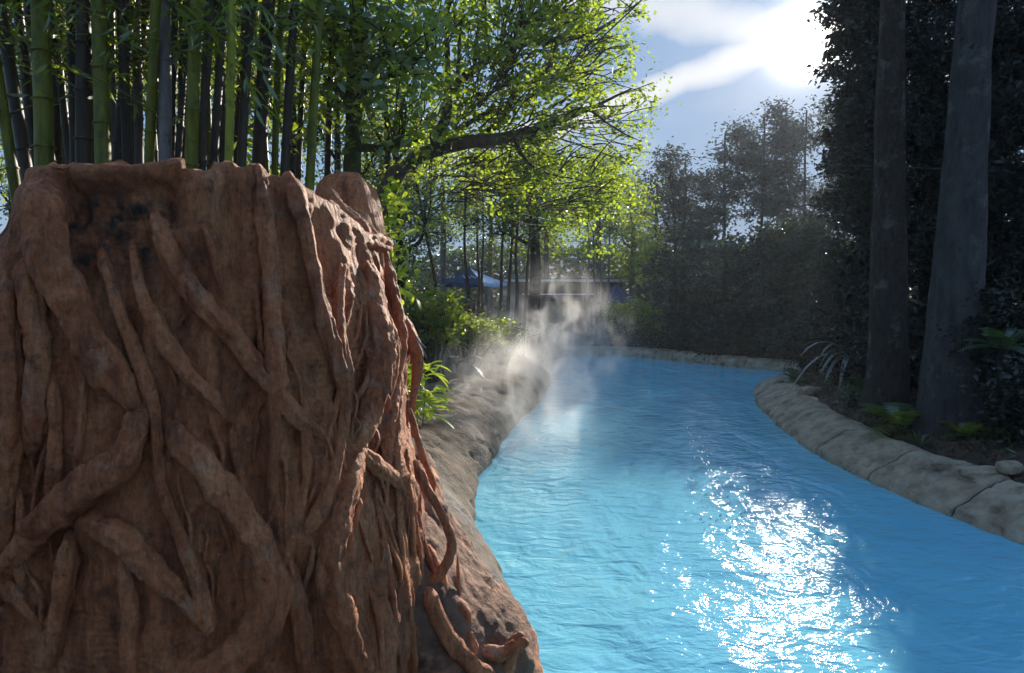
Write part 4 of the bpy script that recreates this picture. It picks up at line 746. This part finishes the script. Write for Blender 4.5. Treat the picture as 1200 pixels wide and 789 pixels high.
# lime leaves at the edge of the stump
t = empty('lime_plant', on(490, 8.3), 'lime green broad leaved plant glowing beside the stump edge', 'plant')
for i in range(70):
    p = P(random.uniform(470, 512), random.uniform(428, 490), random.uniform(8.0, 8.6)); mb = MB(); mb.add(*blade(p[:], (random.uniform(-.4, 1), random.uniform(-.6, .3), random.uniform(-.2, .7)), random.uniform(.18, .30), .11, .35, 6)); mb.build('leaf', M['leaf_lime'], t)
mb = MB(); mb.add(*tube([on(488, 8.3), P(488, 440, 8.3)[:]], [.012, .006], 5)); mb.add(*tube([on(490, 8.35), P(500, 440, 8.3)[:]], [.012, .006], 5)); mb.build('stem', M['leaf_m'], t)
t = empty('young_tree', on(462, 7.6), 'young bright leafed tree between the rock pillar and the stump edge', 'tree')
mb = MB(); mb.add(*tube([on(462, 7.6), P(460, 330, 7.6)[:], P(452, 225, 7.6)[:]], [.02, .015, .006], 6)); mb.build('trunk', M['bark_moss'], t)
mb = MB(); pp = np.array([P(random.gauss(458, 14), random.uniform(205, 350), random.uniform(7.2, 8))[:] for _ in range(260)]); mb.add(*leaves(pp, .14, .42, .3, None, rng, True)); o = mb.build('crown', M['leaf_lime'], t); o['kind'] = 'stuff'
t = rosette('bromeliad', 'single long leaf tipped red poking out past the stump shoulder', 'plant', P(440, 278, 4.70)[:], 1, .28, .028, M['leaf_red'], -.1, (.1, .12), 5, az=(0, .05))
mb = MB(); mb.add(*blade(P(436, 276, 4.70)[:], (1, -.1, .05), .2, .03, -.1)); mb.build('leaf', M['leaf_lime'], t)
mb = MB()
# dry wisps at the stump edge
t = empty('dry_twig', P(488, 398, 3.6)[:], 'pale dry twigs sticking out of the stump edge', 'twig')
for pp in ([(486, 392), (492, 402), (500, 420)], [(488, 400), (494, 412), (496, 424)], [(487, 396), (495, 404), (499, 408)]):
    mb = MB(); mb.add(*tube(catmull([P(x, y, 3.6)[:] for x, y in pp], .02), .004, 5)); mb.build('twig', M['leaf_pale'], t)
fern('spiky_palm', 'small spiky palm drooping over the rock bank in the steam', P(578, 415, 13.6)[:], 13, .62, .16, M['leaf_m'], 1, (-.1, .9), .5, 'palm')
fern('spiky_palm', 'grey palm fronds arching over the rock behind the lime plant', P(540, 425, 11.5)[:], 11, .6, .14, M['leaf_pale'], 2, (.1, 1.0), .7, 'palm')
fern('fern', 'yellow green fern left of the massive grey trunk', on(1062, 9.1), 13, .95, .20, M['leaf'], 3)
fern('fern', 'small fern in front of the brown trunk', on(1020, 11.0), 11, .7, .15, M['leaf_m'], 4)
fern('fern', 'pale grey fern right of the massive trunk at the frame edge', on(1178, 8.0)[:2]+(1.55,), 11, .7, .16, M['leaf_m'], 5)
fern('fern', 'dark fern drooping at the tip of the bank', on(925, 14.0), 12, .7, .16, M['leaf_pale'], 6, (.1, .9), .7)
rosette('strap_plant', 'plant with pale silvery strap leaves arching toward the pool', 'plant', on(1000, 12.0), 18, 1.3, .12, M['leaf_pale'], .85, (.3, .9), 17, .45)
rosette('strap_plant', 'short silvery plant beside the brown trunk', 'plant', on(1068, 10.2), 7, .5, .07, M['leaf_pale'], .5, (.2, .9), 12, .55)
for i, (px, dep, cat, lab, sz, lm) in enumerate([(935, 13.6, 'f', 'low dark fern on the tip of the bank beside the coping', .6, 'leaf_m'), (972, 12.4, 'r', 'small tuft of grassy leaves between tip and strap plant', .55, 'leaf_m'), (1030, 10.4, 'r', 'grassy dark tuft below the brown trunk', .6, 'leaf_m'), (1085, 8.3, 'r', 'low tuft of leaves at the foot of the massive grey trunk', .38, 'leaf_m'), (1140, 8.3, 'f', 'low fern right of the foot of the massive trunk', .55, 'leaf'), (1180, 7.8, 'r', 'leafy tuft near the frame edge behind the flat stones', .5, 'leaf_m'), (1150, 9.2, 'f', 'tall dim fern in the shade right of the massive trunk', 1.0, 'leaf_m')]):
    (fern('fern', lab, on(px, dep), 10, sz, sz*.22, M[lm], 30+i) if cat == 'f' else rosette('grass_tuft', lab, 'plant', on(px, dep), 20, sz, .03, M[lm], .5, (.4, 1.3), 30+i))
# stones on the right bank
def stone(label, px, dep, sx, sy, sz, rz, seed, m=None, zoff=0):
    n = 28; th = np.linspace(0, np.pi, n); ph = np.linspace(0, 2*np.pi, 2*n, endpoint=False); T_, P_ = np.meshgrid(th, ph, indexing='ij'); e = .55
    f = lambda v, k: np.sign(v)*np.abs(v)**k
    V = np.stack([f(np.sin(T_), e)*f(np.cos(P_), e), f(np.sin(T_), e)*f(np.sin(P_), e), f(np.cos(T_), e)], -1).reshape(-1, 3); V = V*(1+.22*fbm(V, 1.6, 4, seed)[:, None])*np.array([sx, sy, sz]); c, s = math.cos(rz), math.sin(rz)
    V = np.stack([V[:, 0]*c-V[:, 1]*s, V[:, 0]*s+V[:, 1]*c, V[:, 2]], 1); m2 = 2*n; i = np.arange(n-1)[:, None]*m2; j = np.arange(m2)[None]; k = (j+1) % m2; Q = np.stack([i+j, i+m2+j, i+m2+k, i+k], -1).reshape(-1, 4)
    o = mesh_np('stone', V, Q, m or M['coping']); x = (px-600)/F*dep; o.location = (x, dep, (P(px, zoff, dep).z if zoff > 1 else gz(x, dep)+zoff+sz*.5)); tag(o, label, 'stone', 'loose stones along the coping'); return o
stone('dark narrow stone lying on the coping top', 1122, 7.35, .20, .07, .055, .15, 1, M['coping'], 546)
stone('wide pinkish flat stone on the coping near the frame edge', 1160, 7.0, .24, .12, .07, .1, 2, M['coping'], 556)
stone('small grey stone behind the wide flat one', 1193, 6.9, .12, .10, .06, .5, 3, M['coping'], 548)
stone('rounded stone half buried at the tip of the bank', 952, 12.2, .22, .16, .09, .5, 4)
# leaf litter
rs = np.random.default_rng(55); n = 16000; X = rs.uniform(4.3, 10, n); Y = rs.uniform(5, 15, n); d = sdist(X, Y); k = d > .42; X, Y = X[k], Y[k]
pp = np.stack([X, Y, gheight(X, Y, d[k])+.015+rs.random(len(X))*.02], 1); mb = MB(); mb.add(*leaves(pp, .055, .5, 0, None, rs, False, .75)); tag(mb.build('leaf_litter', M['leaf_dry']), 'brown fallen leaves covering the mulch of the planted bank', 'leaves', None, 'stuff')
X = rs.uniform(4.6, 10, 2600); Y = rs.uniform(5.5, 15, 2600); d = sdist(X, Y); k = d > .8; X, Y = X[k], Y[k]; mb = MB(); mb.add(*leaves(np.stack([X, Y, gheight(X, Y, d[k])], 1), .12, .18, -.9, None, rs, True, .2)); tag(mb.build('ground_cover', M['leaf_m']), 'sparse low green weeds in the mulch below the trunks', 'weeds', None, 'stuff')

# ------------------------------------------------------------------ parasols, pavilion, wires
def parasol(name, label, px, dep, rim_py, peak_py, halfw, white, n=8, prints=False):
    x = (px-600)/F*dep; zr = P(px, rim_py, dep).z; zp = P(px, peak_py, dep).z; R_ = halfw/F*dep; g0 = gz(x, dep); t = empty(name, (x, dep, g0), label, 'parasol', 'blue parasols beyond the pool')
    apex = np.array([x, dep, zp])
    for k in range(n):
        a0, a1 = 2*math.pi*(k+.5)/n, 2*math.pi*(k+1.5)/n; rows = 7; cols = 7; V = []
        for i in range(rows):
            f = i/(rows-1)
            for j in range(cols):
                g_ = j/(cols-1); p0 = np.array([math.cos(a0), math.sin(a0)]); p1 = np.array([math.cos(a1), math.sin(a1)]); pc = (p0*(1-g_)+p1*g_)*R_*f; V.append([x+pc[0], dep+pc[1], zp+(zr-zp)*f**.85-.05*f*math.sin(math.pi*g_)])
        for j in range(cols): q = V[(rows-1)*cols+j]; V.append([q[0], q[1], q[2]-.10])
        rows += 1; i = np.arange(rows-1)[:, None]*cols; j = np.arange(cols-1)[None]; Q = np.stack([i+j, i+cols+j, i+cols+j+1, i+j+1], -1).reshape(-1, 4); mb = MB(); mb.add(np.array(V), Q); pn = mb.build('canopy_panel', M['canvas_white'] if k in white else M['navy'], t)
        if k in white: pn['label'] = 'pale canopy panel'
        if prints and k in prints:
            mb = MB()
            for q in range(9):
                am = a0+(a1-a0)*(.2+.075*q); rr = .62+.10*((q*7) % 3-1)*.6; pc = np.array([x+math.cos(am)*R_*rr, dep+math.sin(am)*R_*rr, zp+(zr-zp)*rr**.85+.004]); mb.add(*box(pc+np.array([math.cos(am)*.03, math.sin(am)*.03, .03]), (.022, .022, .02)))
            mb.build('print', M['white'], t)['kind'] = 'stuff'
        mb = MB(); mb.add(*tube([apex+np.array([0, 0, -.05]), [x+math.cos(a0)*R_*.98, dep+math.sin(a0)*R_*.98, zr-.03]], .012, 5)); mb.build('rib', M['dark'], t)
    mb = MB(); mb.add(*tube([[x, dep, g0], [x, dep, zp-.02]], .028, 10)); mb.build('pole', M['dark'], t)
    mb = MB(); mb.add(*tube([[x, dep, zp-.03], [x, dep, zp+.04], [x, dep, zp+.10]], [.05, .04, .015], 8)); mb.build('finial', M['dark'], t)
    mb = MB(); mb.add(*tube([[x, dep, g0-.02], [x, dep, g0+.06], [x, dep, g0+.09]], [.3, .28, .1], 16)); mb.build('base', M['dark'], t)
parasol('parasol', 'open navy blue parasol with one pale panel and white dotted print', 551, 25, 332, 314, 46, (6,), 8, (4, 5))
parasol('parasol', 'navy parasol partly hidden by shrubs at the right end of the pavilion', 722, 27, 352, 333, 26, (), 8)
PY = 32; x0, x1 = (596-600)/F*PY, (742-600)/F*PY; zt = P(600, 329, PY).z
t = empty('pavilion', ((x0+x1)/2, PY, .38), 'long low grey pavilion with a thin white roof edge beyond the steam', 'building')
mb = MB(); mb.add(*box(((x0+x1)/2, PY+1.6, zt+.02), ((x1-x0)/2+.2, 1.75, .10))); mb.build('roof', M['greywall'], t, False)
mb = MB(); mb.add(*box(((x0+x1)/2, PY-.18, zt), ((x1-x0)/2+.22, .025, .055))); mb.build('fascia', M['white'], t, False)
mb = MB(); mb.add(*box(((x0+x1)/2, PY+3.0, (zt+.3)/2), ((x1-x0)/2, .08, (zt-.3)/2-.08))); mb.build('wall', M['greywall'], t, False)
mb = MB(); mb.add(*box(((x0+x1)/2-.6, PY+.1, 1.15), (1.6, .06, .42))); mb.build('counter', M['wood'], t, False)
mb = MB(); mb.add(*box(((x0+x1)/2-.6, PY+.02, P(600, 345, PY).z), (1.7, .16, .03))); mb.build('counter_top', M['white'], t, False)
for k in range(6): mb = MB(); mb.add(*box((x0+.15+(x1-x0-.3)*k/5, PY, (zt+.3)/2-.06), (.06, .06, (zt-.3)/2-.05))); mb.build('post', M['greywall'], t, False)
for k in range(4): mb = MB(); mb.add(*box((x0+.8+k*1.35, PY+2.88, 1.45), (.42, .02, .5))); mb.build('window', M['dark'], t, False)
def wire(label, pts, r=.007):
    q = catmull(pts, .2); mb = MB(); mb.add(*tube(q, r, 5)); o = mb.build('cable', M['dark']); tag(o, label, 'cable', 'cables strung between the trees')
wire('black cable rising out of the bright crown into the sky', [P(690, 60, 9.5)[:], P(712, 38, 9.2)[:], P(752, 0, 8.6)[:], P(800, -50, 8)[:]], .010)
wire('thin cable crossing the dark wood above the middle', [P(740, 176, 15)[:], P(860, 188, 14)[:], P(1000, 194, 12)[:], P(1180, 201, 9)[:]], .005)
wire('pale short cable sagging in front of the wood', [P(905, 217, 13)[:], P(950, 211, 13)[:], P(990, 200, 13)[:]], .006)
# a string of small pale lamps on the shaded side, glinting by the far corner
# water drops leaping off the surface
mb = MB(); rs = np.random.default_rng(8)
for (ax, ay, bx, by, n) in ((805, 500, 835, 545, 26), (850, 555, 905, 620, 42), (815, 545, 850, 580, 14)):
    for _ in range(n):
        f = rs.random(); px, py = ax+(bx-ax)*f+rs.normal()*6, ay+(by-ay)*f+rs.normal()*6; p = P(px, py, 0.1); dep = (EYE-.10-rs.random()*.12)/((EYE-P(px, py, 1).z)); p = P(px, py, dep); r_ = rs.uniform(.005, .011); mb.add(*tube([p[:], (p+Vector((.4*r_, 0, -.7*r_))*3)[:]], [r_, r_*.7], 5))
m, t = mat('clear_drop'); b = N(t, 'ShaderNodeBsdfTranslucent'); b.inputs[0].default_value = (.95, .97, 1, 1); out(t, b.outputs[0]); mb.build('water_spray', m)['kind'] = 'stuff'
bpy.data.objects['water_spray']['label'] = 'white drops of spray flying over the blue water'; bpy.data.objects['water_spray']['category'] = 'spray'

# ------------------------------------------------------------------ steam and air
def steam(name, label, c, h, dens, sc, lo, hi, seed, power=1.5):
    V, Q = box((0, 0, 0), h); o = mesh_np(name, V, Q, None, None, False); o.location = c; m, t = mat(name+'_vapour'); tcn = N(t, 'ShaderNodeTexCoord'); v_ = tcn.outputs['Object']
    mp_ = N(t, 'ShaderNodeMapping'); mp_.inputs['Location'].default_value = (seed, seed*.7, 0); mp_.inputs['Rotation'].default_value = (0, math.radians(-28), 0); mp_.inputs['Scale'].default_value = (1.25, .8, .8); t.links.new(v_, mp_.inputs['Vector'])
    nf = noise(t, sc, 4, .52, mp_.outputs[0], .9); mr = N(t, 'ShaderNodeMapRange'); mr.inputs[1].default_value = lo; mr.inputs[2].default_value = hi; t.links.new(nf, mr.inputs[0])
    sx = N(t, 'ShaderNodeSeparateXYZ'); t.links.new(v_, sx.inputs[0]); e = None
    for ax, hh in (('X', h[0]), ('Y', h[1])):
        q = math_n(t, 'POWER', math_n(t, 'ABSOLUTE', math_n(t, 'DIVIDE', sx.outputs[ax], hh)), 2.0); e = q if e is None else math_n(t, 'ADD', e, q)
    zz = math_n(t, 'DIVIDE', math_n(t, 'ADD', sx.outputs['Z'], h[2]), 2*h[2]); e = math_n(t, 'ADD', e, math_n(t, 'POWER', zz, 2.0))
    fall = math_n(t, 'POWER', math_n(t, 'SUBTRACT', 1.0, e, clamp=True), power)
    dn = math_n(t, 'MULTIPLY', math_n(t, 'MULTIPLY', math_n(t, 'POWER', mr.outputs[0], 1.6), fall), dens)
    vp = N(t, 'ShaderNodeVolumePrincipled'); vp.inputs['Color'].default_value = (.97, .97, .98, 1); vp.inputs['Anisotropy'].default_value = .6; t.links.new(dn, vp.inputs['Density'])
    oo = N(t, 'ShaderNodeOutputMaterial'); t.links.new(vp.outputs[0], oo.inputs['Volume']); o.data.materials.append(m); return tag(o, label, 'steam', None, 'stuff')
steam('steam', 'white steam swirling up off the far corner of the warm water', (.9, 17.4, 1.45), (3.0, 3.6, 1.75), 1.7, 1.7, .46, .68, 3, 1.9)
steam('steam', 'thin mist drifting over the rock bank beside the stump', (-.2, 12.4, .85), (2.0, 4.4, 1.1), 1.2, 1.7, .42, .68, 9, 1.8)
V, Q = box((10, 32, 10.5), (50, 46, 12.0)); o = mesh_np('haze', V, Q, None, None, False); m, t = mat('air'); vp = N(t, 'ShaderNodeVolumePrincipled'); vp.inputs['Color'].default_value = (.82, .90, 1, 1); vp.inputs['Density'].default_value = .0007; vp.inputs['Anisotropy'].default_value = .35
oo = N(t, 'ShaderNodeOutputMaterial'); t.links.new(vp.outputs[0], oo.inputs['Volume']); o.data.materials.append(m); tag(o, 'thin sunlit haze hanging in the whole garden', 'haze', None, 'stuff')
